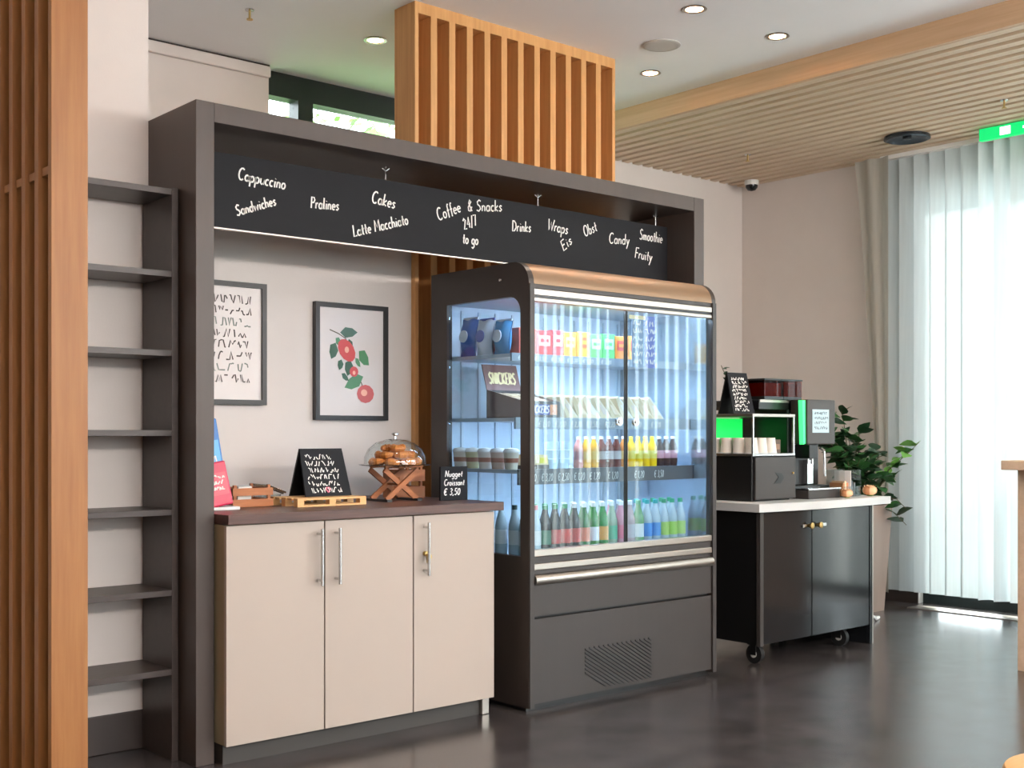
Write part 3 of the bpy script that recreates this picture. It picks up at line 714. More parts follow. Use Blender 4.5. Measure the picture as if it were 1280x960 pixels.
for i in range(2):
    d_ = thing('clear_cup_stack', ('stack of pale blue plastic cups beside the cake packs', 'stack of clear plastic cups beside the juice bottles')[i], 'cup stack', (3.728 + i * .07, 4.01, SHZ[2] + .001), group='plastic cup stacks in the cooler')
    mb = MB()
    mb.lathe([(.024, 0), (.03, .04), (.031, .042), (.028, .046), (.0315, .08), (.033, .083), (.03, .087), (.0335, .12), (.034, .123)], n=14)
    mb.build('cups', pm(196, 222, 236), d_, True)
def bottle(kind, x, y, z, h, r, liq, lab, cap, label, group, round_=True):
    b_ = thing(kind, label, 'bottle', (x, y, z), group=group)
    key = (h, r)
    if key not in BM:
        m1 = MB().lathe([(r * .9, 0), (r, h * .03), (r, h * .56), (r * .96, h * .64), (r * .66, h * .78), (r * .44, h * .87), (r * .42, h * .93)], n=12)
        m2 = MB().lathe([(r * 1.015, h * .26), (r * 1.015, h * .53)], n=12, cap=False)
        m3 = MB().lathe([(r * .46, h * .92), (r * .46, h), (r * .40, h * 1.005)], n=10)
        BM[key] = (m1, m2, m3)
    for nm, mb, c in zip(('body', 'label', 'cap'), BM[key], (liq, lab, cap)):
        k2 = (key, nm, c)
        if k2 in BO:
            inst(BO[k2], b_, (0, 0, 0))
        else:
            BO[k2] = mb.build(nm, BMAT(nm, c), b_, True)
BM = {}; BO = {}; BC = {}
def BMAT(nm, c):
    if nm == 'body':
        if c not in BC:
            BC[c] = mat('bottle_%d_%d_%d' % c, c, 0.12, coat=0.4); b = BC[c].node_tree.nodes['Principled BSDF']; b.inputs['Transmission Weight'].default_value = 0.06; b.inputs['IOR'].default_value = 1.2
        return BC[c]
    return pm(*c)
JU = [((206, 130, 120), (150, 84, 90), (235, 230, 230), 'pinkish')] + [((240, 176, 40), (226, 190, 90), (240, 236, 230), 'orange')] * 2 + [((120, 62, 54), (196, 190, 190), (236, 232, 228), 'brown')] * 3 + \
     [((236, 140, 50), (236, 200, 120), (236, 232, 228), 'deep orange')] + [((250, 204, 20), (226, 214, 90), (250, 220, 60), 'yellow')] * 4 + [((52, 26, 28), (206, 150, 170), (238, 236, 232), 'dark berry')] * 3
for i, (lq, lb, cp, nm) in enumerate(JU):
    bottle('juice_bottle', 3.885 + i * .0505, 4.0, SHZ[2] + .001, .145, .0235, lq, lb, cp, '%s juice bottle, %s from the left in the cooler juice row' % (nm, ORD[i]), 'juice bottles on the third cooler shelf')
cl = (190, 206, 214)
SO = [(cl, (236, 236, 234), (40, 60, 56), 'clear'), (cl, (230, 230, 226), (210, 90, 100), 'clear'), ((40, 24, 22), (70, 120, 90), (30, 140, 80), 'dark brown'), ((44, 26, 22), (206, 62, 56), (30, 130, 80), 'dark cola'), ((44, 26, 22), (214, 70, 60), (30, 130, 80), 'dark cola'),
      ((44, 26, 22), (206, 62, 56), (214, 214, 210), 'dark cola'), ((24, 110, 44), (226, 120, 84), (232, 232, 226), 'green glass'), ((30, 130, 40), (224, 226, 232), (226, 226, 222), 'green glass'), ((24, 140, 60), (228, 160, 60), (226, 230, 226), 'bright green'),
      ((176, 196, 170), (110, 200, 160), (226, 230, 232), 'pale green'), ((226, 150, 170), (232, 110, 140), (226, 230, 232), 'pink'), ((190, 170, 170), (186, 184, 190), (226, 230, 232), 'grey'), ((80, 150, 90), (214, 224, 226), (30, 140, 90), 'leaf green'),
      (cl, (80, 150, 220), (40, 170, 170), 'clear water'), (cl, (90, 160, 224), (40, 170, 170), 'clear water'), (cl, (176, 214, 110), (40, 150, 110), 'clear water'), (cl, (166, 210, 100), (40, 150, 110), 'clear water'), (cl, (186, 220, 130), (40, 150, 110), 'clear water')]
for i, (lq, lb, cp, nm) in enumerate(SO):
    x = 3.50 + i * .0605
    bottle('soft_drink_bottle', x, 3.94, .646, .235, .0275, lq, lb, cp, '%s bottle, %s from the left in the front row at the cooler bottom' % (nm, ORD[i]), 'bottles in the front row of the cooler deck')
    if i % 1 == 0:
        bottle('soft_drink_bottle', x + .01, 4.02, .646, .235, .0275, lq, lb, cp, '%s bottle, %s from the left in the second row at the cooler bottom' % (nm, ORD[i]), 'bottles in the second row of the cooler deck')
for i, y in enumerate((4.10, 4.18, 4.26)):
    bottle('soft_drink_bottle', 3.50, y, .646, .235, .0275, cl, (236, 236, 234), (226, 226, 222), 'clear bottle at the cooler side window, %s behind the second row' % ORD[i], 'clear bottles along the cooler side window')
# added cards standing in for a sign reflected in the right-hand door
for i, (x, c) in enumerate(((4.10, (120, 140, 170)), (4.185, (84, 96, 180)))):
    s_ = thing('reflection_card', ('grey blue card with white rows imitating a sign reflection in the right cooler door', 'violet blue card with white rows imitating a sign reflection in the right cooler door')[i], 'reflection card', (x, CY0 + .032, 1.51))
    MB().box(0, .075, 0, .002, 0, .245).build('sheet', pm(*c), s_)
    mb = MB(); rng = random.Random(20 + i)
    for k in range(6):
        scribble(mb, (.008, 0, .018 + k * .036), .055, .022, X, Z, NY, .005, rng)
    l_ = mb.build('lettering', 'chalkw', s_); 
    if i == 0: MB().box(-.02, .09, -.002, .0, .226, .244).build('heading_band', pm(240, 210, 150), s_)

# ------------------------------------------------------------------ things on the counter
WT = .908
def pk(name, loc, rot, wd, dp, ht, c1, c2, label):
    t_ = thing(name, label, 'snack packet', loc, rot, 'snack packets by the portal')
    MB().box(-wd / 2, wd / 2, 0, dp, 0, ht).build('packet', pm(*c1), t_, bev=.006)
    MB().box(-wd * .3, wd * .42, -.001, 0, ht * .25, ht * .75).build('label', pm(*c2), t_)
    mb = MB(); 
    for k in range(3): scribble(mb, (-wd * .25, -.001, ht * (.62 - .13 * k)), wd * .55, ht * .08, X, Z, NY, .005, random.Random(30 + k))
    mb.build('lettering', 'chalkw', t_)
sd = thing('leaflet_stand', 'small clear stand holding the snack packets beside the portal', 'stand', (2.155, 4.20, WT))
MB().box(-.07, .085, -.03, .09, 0, .012).build('base', 'white', sd, bev=.002)
MB().add([(-.07, .07, .012), (.08, .07, .012), (.04, .088, .32), (-.08, .088, .32), (-.07, .074, .012), (.08, .074, .012), (.04, .092, .32), (-.08, .092, .32)],
         [(0, 1, 2, 3), (7, 6, 5, 4), (0, 4, 5, 1), (1, 5, 6, 2), (2, 6, 7, 3), (3, 7, 4, 0)]).build('back_plate', 'glasst', sd)
pk('snack_packet', (2.160, 4.185, WT + .014), (R(-8), R(-9), 0), .125, .03, .17, (196, 28, 70), (226, 70, 90), 'crimson snack packet standing in front on the small stand')
pk('snack_packet', (2.172, 4.230, WT + .014), (R(-4), R(-8), 0), .115, .025, .335, (40, 110, 180), (90, 170, 220), 'blue snack packet standing behind the crimson one')

def crate(name, label, x0, x1, y0, y1, z0, ht, nsl, m='crate'):
    c = thing(name, label, 'crate', ((x0 + x1) / 2, (y0 + y1) / 2, z0))
    t_ = .008
    box('floor_board', m, c, x0 + t_, x1 - t_, y0 + t_, y1 - t_, z0, z0 + .006)
    for xa in (x0 + t_, x1 - t_ - .012):
        for ya in (y0 + t_, y1 - t_ - .012): box('corner_post', m, c, xa, xa + .012, ya, ya + .012, z0 + .006, z0 + ht)
    hs = ht / nsl
    for k in range(nsl):
        za, zb = z0 + k * hs + .002, z0 + (k + 1) * hs - hs * .28
        box('slat', m, c, x0, x1, y0, y0 + t_, za, zb); box('slat', m, c, x0, x1, y1 - t_, y1, za, zb)
        box('slat', m, c, x0, x0 + t_, y0 + t_, y1 - t_, za, zb); box('slat', m, c, x1 - t_, x1, y0 + t_, y1 - t_, za, zb)
    return c
crate('wooden_crate', 'small slatted wooden crate of sachets beside the snack packets', 2.262, 2.44, 4.27, 4.44, WT, .088, 2)
for i in range(5):
    t_ = MB().box(-.03, .03, -.004, .004, 0, .075).build('sugar_sachet', pm(*[(226, 222, 214), (190, 196, 198), (120, 110, 100)][i % 3]), bev=.001, loc=(2.325 + i * .012, 4.30 + .026 * i, WT + .0075), rot=(R(6), 0, R(4 * i)))
    tag(t_, 'paper sachet standing in the slatted crate, %s from the left' % ORD[i], 'sachet', 'sachets in the slatted crate')
# clear tray with tongs between crate and pallet
tr = thing('clear_tray', 'small clear plastic tray between the crate and the pallet', 'tray', (2.508, 4.44, WT))
MB().lathe([(.045, 0), (.058, .04), (.06, .04), (.047, .004), (.001, .004)], n=16).build('bowl', 'glasst', tr, True)
tg = MB().tube([(-.09, .0, .085), (0, 0, .075), (.08, .0, .045)], .004).tube([(-.09, .0, .085), (0, .016, .07), (.08, .02, .04)], .004)
tag(tg.build('serving_tongs', 'steel', None, True, loc=(2.508, 4.425, WT)), 'thin steel serving tongs lying over the clear tray', 'tongs')
# pallet
px0, px1, py0, py1 = 2.475, 2.80, 4.14, 4.36
pl = thing('miniature_pallet', 'miniature pale pine pallet under the chalkboard easel', 'pallet', ((px0 + px1) / 2, (py0 + py1) / 2, WT))
for k in range(3):
    y = py0 + k * (py1 - py0 - .03) / 2
    box('bottom_board', 'pine', pl, px0, px1, y, y + .03, WT, WT + .007)
    for j in range(3):
        x = px0 + j * (px1 - px0 - .03) / 2
        box('block', 'pine', pl, x, x + .03, y, y + .03, WT + .007, WT + .026)
for j in range(3):
    x = px0 + j * (px1 - px0 - .03) / 2
for k in range(5):
    y = py0 + k * (py1 - py0 - .032) / 4
    box('top_board', 'pine', pl, px0, px1, y, y + .032, WT + .026, WT + .034)
def aframe(name, loc, wd, ht, sp, label, rot, seed, rows, heart=False, th=.008):
    a_ = thing(name, label, 'chalkboard sign', loc, (0, 0, rot))
    ang = math.atan2(sp, ht)
    for sg in (-1, 1):
        y0_, y1_ = sg * sp, 0
        dy = .5 * th
        o = MB().add([(-wd / 2 , y0_ - dy, 0), (wd / 2, y0_ - dy, 0), (wd * .46, -dy, ht), (-wd * .46, -dy, ht), (-wd / 2, y0_ + dy, 0), (wd / 2, y0_ + dy, 0), (wd * .46, dy, ht), (-wd * .46, dy, ht)],
                 [(0, 1, 2, 3), (7, 6, 5, 4), (0, 4, 5, 1), (1, 5, 6, 2), (2, 6, 7, 3), (3, 7, 4, 0)]).build('board', 'chalk' if sg < 0 else 'black', a_)
    up = Vector((0, sp, ht)).normalized(); nr = Vector((0, -ht, sp)).normalized()
    org = Vector((-wd * .42, -sp - dy, 0)); L = math.hypot(sp, ht); rng = random.Random(seed)
    mb = MB()
    for k in range(rows):
        v = L * (.90 - (k + .9) * .84 / rows); x0_ = wd * rng.uniform(.01, .1)
        scribble(mb, org + up * v + Vector((x0_, 0, 0)), wd * rng.uniform(.56, .66), L * .6 / rows, X, up, nr, .0042, rng)
    mb.build('lettering', 'chalkw', a_)
    if heart:
        mb = MB(); c0 = org + up * L * .13 + Vector((wd * .42, 0, 0)); s_ = .011
        strokes(mb, [[(0, -1), (-.9, .1), (-.8, .8), (-.3, .9), (0, .4), (.3, .9), (.8, .8), (.9, .1), (0, -1)]], c0, Vector((s_, 0, 0)), up * s_, nr, .006)
        mb.build('heart_drawing', 'chalkp', a_)
    return a_
aframe('easel_chalkboard', (2.67, 4.285, WT + .035), .225, .195, .06, 'black easel chalkboard with dense handwriting and pink heart on the pallet', R(2), 41, 6, True)
# glass cloche with croissants on crossed wooden stand
gx, gy = 3.045, 4.28
st = thing('crossed_wooden_stand', 'crossed wooden stand carrying the pastry plate', 'stand', (gx, gy, WT))
for yy in (-.055, .055):
    MB().bar((-.085, yy, .008), (.085, yy, .136), .022, .012, up=(0, 1, 0)).build('cross_bar', 'crate', st)
    MB().bar((.085, yy + .0135, .008), (-.085, yy + .0135, .136), .022, .012, up=(0, 1, 0)).build('cross_bar', 'crate', st)
for xx in (-.08, .08): MB().box(xx - .012, xx + .012, -.075, .085, 0, .010).build('foot', 'blackf', st)
MB().cyl((0, -.05, .072), .006, .12, 8, 'y').build('axle', 'crate', st)
pt = MB().lathe([(.001, 0), (.10, 0), (.155, .012), (.158, .016), (.10, .006), (.001, .006)], n=32).build('glass_plate', 'glasst', None, True, loc=(gx, gy, WT + .143))
tag(pt, 'round glass plate resting on the crossed wooden stand', 'plate')
dm = thing('glass_cloche', 'clear glass dome cover with steel knob over the croissants', 'cloche', (gx, gy, WT + .160))
MB().lathe([(.135, 0), (.134, .03), (.118, .065), (.085, .092), (.04, .106), (.012, .109)], n=32, cap=False).build('dome', 'glasst', dm, True)
MB().lathe([(.006, .108), (.005, .122), (.015, .127), (.015, .133), (.001, .137)], n=12).build('knob', 'steel', dm, True)
def croissant():
    vs = []; fs = []; nn, mm = 16, 8
    for i in range(nn + 1):
        a = R(-100 + 200 * i / nn); r = .0205 * (math.sin(math.pi * (i + .6) / (nn + 1.2))) ** .7 * (1 + .12 * math.sin(i * math.pi))
        r *= 1.0 + (.13 if i % 3 == 1 else -.05); c_ = Vector((.036 * math.sin(a), .036 * (1 - math.cos(a)), 0)); d_ = Vector((math.sin(a), -math.cos(a), 0))
        for k in range(mm):
            b_ = 2 * math.pi * k / mm; vs.append(c_ + d_ * r * math.cos(b_) + Vector((0, 0, r * .95 * math.sin(b_))))
    for i in range(nn):
        for k in range(mm):
            k2 = (k + 1) % mm; fs.append((i * mm + k, i * mm + k2, (i + 1) * mm + k2, (i + 1) * mm + k))
    fs.append(tuple(range(mm))); fs.append(tuple(nn * mm + k for k in range(mm)))
    return MB().add(vs, fs)
c0 = None; spots = []
for n_, rr_, zz_, ph_ in ((8, .100, .020, 0), (4, .044, .022, .5), (6, .074, .050, .3), (1, .0, .052, 0), (3, .036, .079, .9)):
    for q_ in range(n_):
        a_ = 2 * math.pi * q_ / n_ + math.pi + ph_
        spots.append((rr_ * math.cos(a_), rr_ * math.sin(a_), zz_, math.degrees(a_) + (90 if n_ > 4 else 40), {8: 'in the outer bottom ring', 4: 'in the inner bottom ring', 6: 'in the middle layer', 1: 'at the heart', 3: 'on the top'}[n_], q_))
for i, (dx, dy, dz, rz, where, q_) in enumerate(spots):
    lab = '%s croissant from the left %s under the glass dome' % (ORD[q_], where) if where != 'at the heart' else 'single golden croissant at the heart of the heap under the glass dome'
    if c0 is None: c = c0 = croissant().build('croissant', 'croiss', None, True)
    else: c = c0.copy(); COL.objects.link(c)
    c.scale = (.74, .72, .84)
    c.location = (gx + dx, gy + dy, WT + .150 + dz); c.rotation_euler = (R(random.uniform(-14, 14)), R(random.uniform(-14, 14)), R(rz + random.uniform(-25, 25))); tag(c, lab, 'croissant', 'croissants under the glass dome')
crate('wooden_box', 'open brown wooden box standing behind the pastry stand', 3.135, 3.275, 4.37, 4.50, WT, .15, 2)
ks = thing('price_chalk_card', 'small upright chalk card with handwritten price at the counter end', 'chalkboard sign', (3.255, 4.13, WT), (0, 0, R(-3)))
MB().box(-.072, .072, 0, .012, 0, .148).build('board', 'chalk', ks, bev=.001)
mb = MB(); write(mb, 'Nugget', (-.05, 0, .104), .095, X, Z, NY, .0045, .026); write(mb, 'Croissant', (-.055, 0, .066), .11, X, Z, NY, .0045, .026); write(mb, '€ 3,50', (-.058, 0, .024), .09, X, Z, NY, .005, .028)
mb.build('lettering', 'chalkw', ks)

# ------------------------------------------------------------------ coffee cart
AX0, AX1, AY0, AY1 = 5.023, 6.06, 3.83, 4.42
ct = thing('coffee_cart', 'black coffee cart on castors with two glossy doors and grey worktop', 'cart', (5.54, 4.12, 0))
box('body', 'black', ct, AX0 + .012, AX1 - .03, AY0 + .022, AY1, .105, .79)
box('corner_profile', 'anth', ct, AX0 - .002, AX0 + .026, AY0 - .004, AY0 + .022, .10, .794, bev=.002)
box('corner_profile', 'anth', ct, AX0 - .002, AX0 + .026, AY1 - .02, AY1 + .004, .10, .794, bev=.002)
box('leg_panel', 'blackg', ct, AX1 - .028, AX1, AY0 - .004, AY1, .0, .794, bev=.002)
box('leg_edge', 'alu', ct, AX1 - .009, AX1 + .001, AY0 - .007, AY0 - .004, .0, .794)
for x0, x1, hx in ((AX0 + .030, 5.474, 5.40), (5.480, AX1 - .032, 5.60)):
    d_ = box('door', 'blackg', ct, x0, x1, AY0, AY0 + .02, .108, .788, bev=.002)
    k_ = MB(ct.location).lathe([(.010, 0), (.010, -.012), (.017, -.02), (.017, -.028), (.004, -.032)], ((5.445 if hx < 5.5 else 5.525), AY0, .705), 14, 'y').build('knob', 'brass', None, True); k_.parent = d_
    k_ = MB(ct.location).box((5.385 if hx < 5.5 else 5.555), (5.425 if hx < 5.5 else 5.6), AY0 - .008, AY0, .697, .713).build('latch_plate', 'steel', None); k_.parent = d_
# worktop with a gently bowed front
wp = [(AX0 - .045, AY1 + .03), (AX1 + .145, AY1 + .03), (AX1 + .145, AY0 - .03)]
for i in range(11):
    u = i / 10; wp.append((AX1 + .145 - u * (AX1 - AX0 + .19), AY0 - .03 - .035 * math.sin(math.pi * u)))
MB(ct.location).prism(wp[:3] + wp[4:], .796, .838, 'z').build('worktop', 'ctop', ct)
for x, y in ((4.985 + .09, AY0 + .07), (5.86, AY0 + .08), (4.985 + .09, AY1 - .08), (5.86, AY1 - .08)):
    w_ = MB(ct.location).cyl((x - .014, y, .05), .05, .028, 20, 'x').build('castor_wheel', 'rubber', ct, True)
    h_ = MB(ct.location).cyl((x - .017, y, .05), .02, .034, 12, 'x').build('hub', 'greyw', None, True); h_.parent = w_
    MB(ct.location).box(x - .03, x + .03, y - .03, y + .03, .098, .105).box(x - .022, x - .018, y - .018, y + .018, .045, .10).box(x + .018, x + .022, y - .018, y + .018, .045, .10).build('castor_fork', 'black', ct)
CT_ = .838
# milk cooler, cup rack, coffee machine
mk = thing('milk_cooler', 'black milk cooler box with grey front under the cup rack', 'milk cooler', (5.315, 4.13, CT_))
box('body', 'black', mk, 5.13, 5.50, 3.965, 4.33, CT_ + .006, 1.078, bev=.004)
d_ = box('door', 'anth', mk, 5.145, 5.498, 3.95, 3.964, CT_ + .010, 1.074, bev=.003)
box('base', 'rubber', mk, 5.15, 5.48, 3.98, 4.31, CT_, CT_ + .006)
mb = MB(mk.location).cyl((5.47, 3.944, .985), .006, .006, 10, 'y').build('lock', 'brass', None); mb.parent = d_
e_ = MB(mk.location).prism([(5.30, .93), (5.36, .93), (5.39, .96), (5.37, .985), (5.31, .99), (5.34, .965)], 3.9485, 3.950, 'y').build('dark_emblem', 'black', None); e_.parent = d_
rk = thing('cup_rack', 'steel cup rack with green lit back panel above the milk cooler', 'cup rack', (5.315, 4.13, 1.079))
box('lower_shelf', 'steel', rk, 5.125, 5.50, 3.955, 4.33, 1.080, 1.092, bev=.001)
box('upper_shelf', 'alu', rk, 5.125, 5.50, 3.955, 4.33, 1.290, 1.306, bev=.001)
for x, y in ((5.131, 3.958), (5.488, 3.958), (5.131, 4.318), (5.488, 4.318)): box('post', 'steel', rk, x, x + .01, y, y + .01, 1.092, 1.29)
box('lit_back_panel', 'greenled', rk, 5.145, 5.485, 4.305, 4.315, 1.11, 1.285)
cup0 = None
def cup(x, y, i, z):
    c = thing('paper_cup', 'white paper cup, %s on the rack with green light' % i, 'cup', (x, y, z), group='paper cups on the cup rack')
    MB().lathe([(.036, 0), (.027, .085), (.024, .085), (.033, .002)], n=16).build('cup', 'cup', c, True)
    MB().lathe([(.0355, 0), (.0385, .003), (.0355, .006)], n=16, cap=False).build('rim', 'white', c, True)
k = 0
for j, y in enumerate((4.0, 4.085, 4.17, 4.25)):
    for x in (5.175, 5.255, 5.335):
        if j > 1 and x > 5.3: continue
        cup(x, y, ['front left', 'front middle', 'front right', 'second row left', 'second row middle', 'second row right', 'third row left', 'third row middle', 'back row left', 'back row middle'][k], 1.0925); k += 1
t_ = thing('coffee_pod_box', 'small brown box on the cup rack beside the paper cups', 'box', (5.435, 4.03, 1.0925))
MB().box(-.035, .035, 0, .07, 0, .075).build('box', pm(92, 66, 52), t_, bev=.002); MB().box(-.02, .025, -.001, 0, .02, .05).build('label', pm(150, 110, 84), t_)
cm = thing('coffee_machine', 'black fully automatic coffee machine with display, green side light and bean hoppers', 'coffee machine', (5.60, 4.15, CT_))
box('body', 'black', cm, 5.575, 5.87, 4.06, 4.40, CT_ + .07, 1.375, bev=.006)
box('top_housing', 'black', cm, 5.315, 5.87, 4.06, 4.40, 1.332, 1.385, bev=.004)
box('top_trim', 'alu', cm, 5.315, 5.575, 4.052, 4.06, 1.372, 1.387)
box('machine_base', 'black', cm, 5.56, 5.89, 4.0, 4.40, CT_, CT_ + .07, bev=.004)
dt = box('drip_tray', 'anth', cm, 5.56, 5.86, 3.91, 4.0, CT_, CT_ + .05, bev=.004)
g_ = MB(cm.location).box(5.555, 5.865, 3.905, 4.0, CT_ + .051, CT_ + .058).build('tray_grid', 'steel', None); g_.parent = dt
hd = box('display_head', 'anthd', cm, 5.60, 5.865, 3.945, 4.06, 1.140, 1.390, bev=.006)
s_ = MB(cm.location).box(5.645, 5.80, 3.942, 3.945, 1.205, 1.335).build('display', 'screen', None); s_.parent = hd
mb = MB(cm.location); rng = random.Random(5)
for k in range(4): scribble(mb, (5.66, 3.9415, 1.225 + k * .027), .12, .015, X, Z, NY, .004, rng)
l_ = mb.build('display_icons', 'screend', None); l_.parent = hd
MB(cm.location).prism([(5.570, 1.385), (5.597, 1.385), (5.599, 1.145), (5.580, 1.14)], 3.958, 3.985, 'y').build('side_light', 'greenstrip', cm)
sp = MB(cm.location).box(5.64, 5.72, 3.96, 4.06, 1.06, 1.139).build('spout_block', 'black', cm, bev=.004)
MB(cm.location).cyl((5.66, 3.985, 1.03), .008, .03, 10).build('spout', 'steel', cm, True); MB(cm.location).cyl((5.70, 3.985, 1.03), .008, .03, 10).build('spout', 'steel', cm, True)
MB(cm.location).tube([(5.755, 3.975, 1.12), (5.765, 3.95, 1.10), (5.765, 3.945, .96)], .007, 8).box(5.72, 5.775, 4.03, 4.059, .915, 1.05).build('steam_wand', 'steel', cm)
for x0, x1, nm in ((5.325, 5.495, 0), (5.50, 5.665, 1)):
    hp = MB(cm.location).box(x0, x1, 4.03, 4.30, 1.388, 1.405).build('hopper_base', 'black', cm)
    b_ = MB(cm.location).box(x0 + .008, x1 - .008, 4.04, 4.29, 1.406, 1.478).build('coffee_beans', pm(148, 84, 64) if nm == 0 else M['beans'], None); b_.parent = hp
    m_ = MB(cm.location).box(x0, x1, 4.03, 4.034, 1.405, 1.492).box(x0, x1, 4.296, 4.30, 1.405, 1.492).box(x0, x0 + .004, 4.034, 4.296, 1.405, 1.492).box(x1 - .004, x1, 4.034, 4.296, 1.405, 1.492).build('hopper_wall', 'hopglass', None); m_.parent = hp
    l_ = MB(cm.location).box(x0 - .004, x1 + .004, 4.026, 4.304, 1.492, 1.502).build('hopper_lid', 'black', None, bev=.002); l_.parent = hp
aframe('tent_menu_card', (5.215, 4.135, 1.3065), .165, .225, .055, 'dark tent menu card with pale rows of writing on the cup rack', R(-5), 77, 9)
# sprig on top of the machine
def leafmesh(L, W, m, bend=.25):
    vs = []; fs = []
    for i in range(5):
        u = i / 4; wv = W * math.sin(math.pi * min(.98, max(.03, u ** .8))) / 2; z = -bend * L * u * u
        vs += [(-wv, L * u, z + .15 * wv), (0, L * u, z), (wv, L * u, z + .15 * wv)]
    for i in range(4): a = i * 3; fs += [(a, a + 1, a + 4, a + 3), (a + 1, a + 2, a + 5, a + 4)]
    me_ = MB().add(vs, fs)
    return me_
def sprig(name, label, loc, stems, L, W, m, seed, cat='plant', every=.05, vase=None):
    t_ = thing(name, label, cat, loc); rng = random.Random(seed); l0 = {}
    n_ = 0
    for (pts, mm) in stems:
        MB().tube(pts, [.005 - .003 * i / (len(pts) - 1) for i in range(len(pts))], 5).build('stem', 'stem', t_)
        P = [Vector(p) for p in pts]
        for i in range(len(P) - 1):
            seg = P[i + 1] - P[i]; k_ = max(1, int(seg.length / every))
            for k in range(k_):
                p = P[i] + seg * ((k + .5) / k_)
                if vase and p.z < .74 and max(abs(p.x), abs(p.y)) < .2: continue
                for side in (0, 1):
                    rot = (R(rng.uniform(-10, 60)), R(rng.uniform(-35, 35)), rng.uniform(0, 2 * math.pi)); s_ = rng.uniform(.7, 1.15)
                    m2 = rng.choice(mm)
                    n_ += 1
                    if m2 not in l0:
                        o = leafmesh(L, W, m2).build('leaf', m2, t_, True); o.location = p; o.rotation_euler = rot; o.scale = (s_,) * 3; l0[m2] = o
                    else: inst(l0[m2], t_, p, rot, (s_,) * 3)
    t_['leaf_count'] = n_
    return t_
sprig('green_sprig', 'small green leafy sprig in a pot between the menu card and bean hoppers', (5.44, 4.35, 1.386), [([(0, 0, 0), (0, 0, .06), (-.04, 0, .13), (-.09, 0, .20)], ['leaf', 'leafd']), ([(0, 0, .02), (-.01, 0, .08), (.0, -.02, .15)], ['leaf'])], .045, .02, 'leaf', 3, every=.035)
# sugar holder and roses
sh = thing('acrylic_sachet_box', 'clear acrylic box of sachets right of the coffee machine', 'acrylic box', (5.985, 3.97, CT_))
MB().box(-.085, .085, -.06, .06, 0, .005).box(-.085, -.08, -.06, .06, .005, .155).box(.08, .085, -.06, .06, .005, .155).box(-.08, .08, .055, .06, .005, .155).box(-.08, .08, -.06, -.055, .005, .06).build('walls', 'glasst', sh)
MB().box(-.01, -.006, -.055, .055, .005, .15).build('divider', 'white', sh)
for i, (x, c) in enumerate(((-.065, (226, 150, 96)), (-.045, (240, 200, 160)), (-.025, (214, 130, 84)), (.02, (70, 74, 80)), (.045, (90, 96, 100)))):
    o = MB().box(-.008, .008, -.045, .045, 0, .075 + .01 * (i % 2)).build('sachet_bundle', pm(*c), None, bev=.002, loc=(5.985 + x, 3.97, CT_ + .0055)); tag(o, '%s bundle of sachets in the acrylic box, from the left' % ORD[i], 'sachets', 'sachet bundles in the acrylic box')
def rose(loc, r, label, m='rose'):
    t_ = thing('paper_rose', label, 'flower', loc, group='peach roses on the cart')
    MB().lathe([(r * .3, 0), (r * .5, r * .1), (r * .35, r * .2)], n=12).build('calyx', 'leafl', t_, True)
    k = 0
    for ring, (n_, rr, hh, tilt) in enumerate(((6, r, r * .95, .5), (5, r * .72, r * 1.15, .3), (4, r * .45, r * 1.3, .12), (3, r * .22, r * 1.35, .02))):
        for i in range(n_):
            a = 2 * math.pi * i / n_ + ring * .5; vs = []
            for v in range(5):
                for u in range(5):
                    aa = a + (u - 2) * .34 * 6 / n_ * .8; ph = -.75 + 1.55 * v / 4
                    rad = rr * math.cos(ph) + (.28 * r if v == 4 and ring < 3 else 0); vs.append((rad * math.cos(aa), rad * math.sin(aa), r * .78 + hh * .8 * math.sin(ph) - .10 * r * abs(u - 2) * (v / 4)))
            MB().add(vs, [(v * 5 + u, v * 5 + u + 1, v * 5 + u + 6, v * 5 + u + 5) for v in range(4) for u in range(4)]).build('petal', pm(*[(238, 192, 148), (226, 164, 116), (244, 206, 166), (214, 146, 100)][(i + ring) % 4], .6), t_, True)
rose((5.86, 3.865, CT_ + .0), .034, 'peach rose lying in front of the acrylic box'); rose((6.145, 3.90, CT_ + .0), .042, 'larger peach rose at the right end of the cart')

# ------------------------------------------------------------------ tall planter with leafy plant
G1 = ['leaf', 'leafd', 'leafd', 'leaf']
stems = []
rng = random.Random(12)
tips = [(-.55, -.1, .74), (-.48, .1, .62), (-.36, -.12, .68), (-.26, .1, .60), (-.12, -.1, .56), (-.02, .05, .50), (-.45, -.2, .42), (-.3, -.25, .36), (-.15, -.28, .40), (.02, -.22, .38), (.1, -.1, .42), (.16, -.2, .2),
        (.22, -.1, .05), (.12, -.3, .0), (-.05, -.25, .2), (.05, -.15, .3), (-.38, 0, .5), (-.2, -.1, .48), (-.55, -.15, .5), (.16, -.28, -.12), (-.3, -.3, .2), (-.08, .1, .36)]
for tx, ty, tz in tips:
    b0 = Vector((rng.uniform(-.07, .07), rng.uniform(-.07, .07), .66)); e0 = Vector((tx, ty, .70 + tz * .95)); md = (b0 + e0) / 2 + Vector((0, 0, .09))
    stems.append(([b0, md * .55 + b0 * .45 + Vector((0, 0, .04)), md, md * .45 + e0 * .55 + Vector((0, 0, .03)), e0], G1))
stems.append(([Vector((.05, -.02, .66)), Vector((.2, -.12, .95)), Vector((.34, -.2, 1.08)), Vector((.42, -.22, 1.14))], ['leaf', 'leafl']))
pln = sprig('potted_plant', 'bushy dark green plant in a tall taupe planter behind the coffee cart', (7.12, 4.62, 0), stems, .105, .08, 'leaf', 5, every=.05, vase=.70)
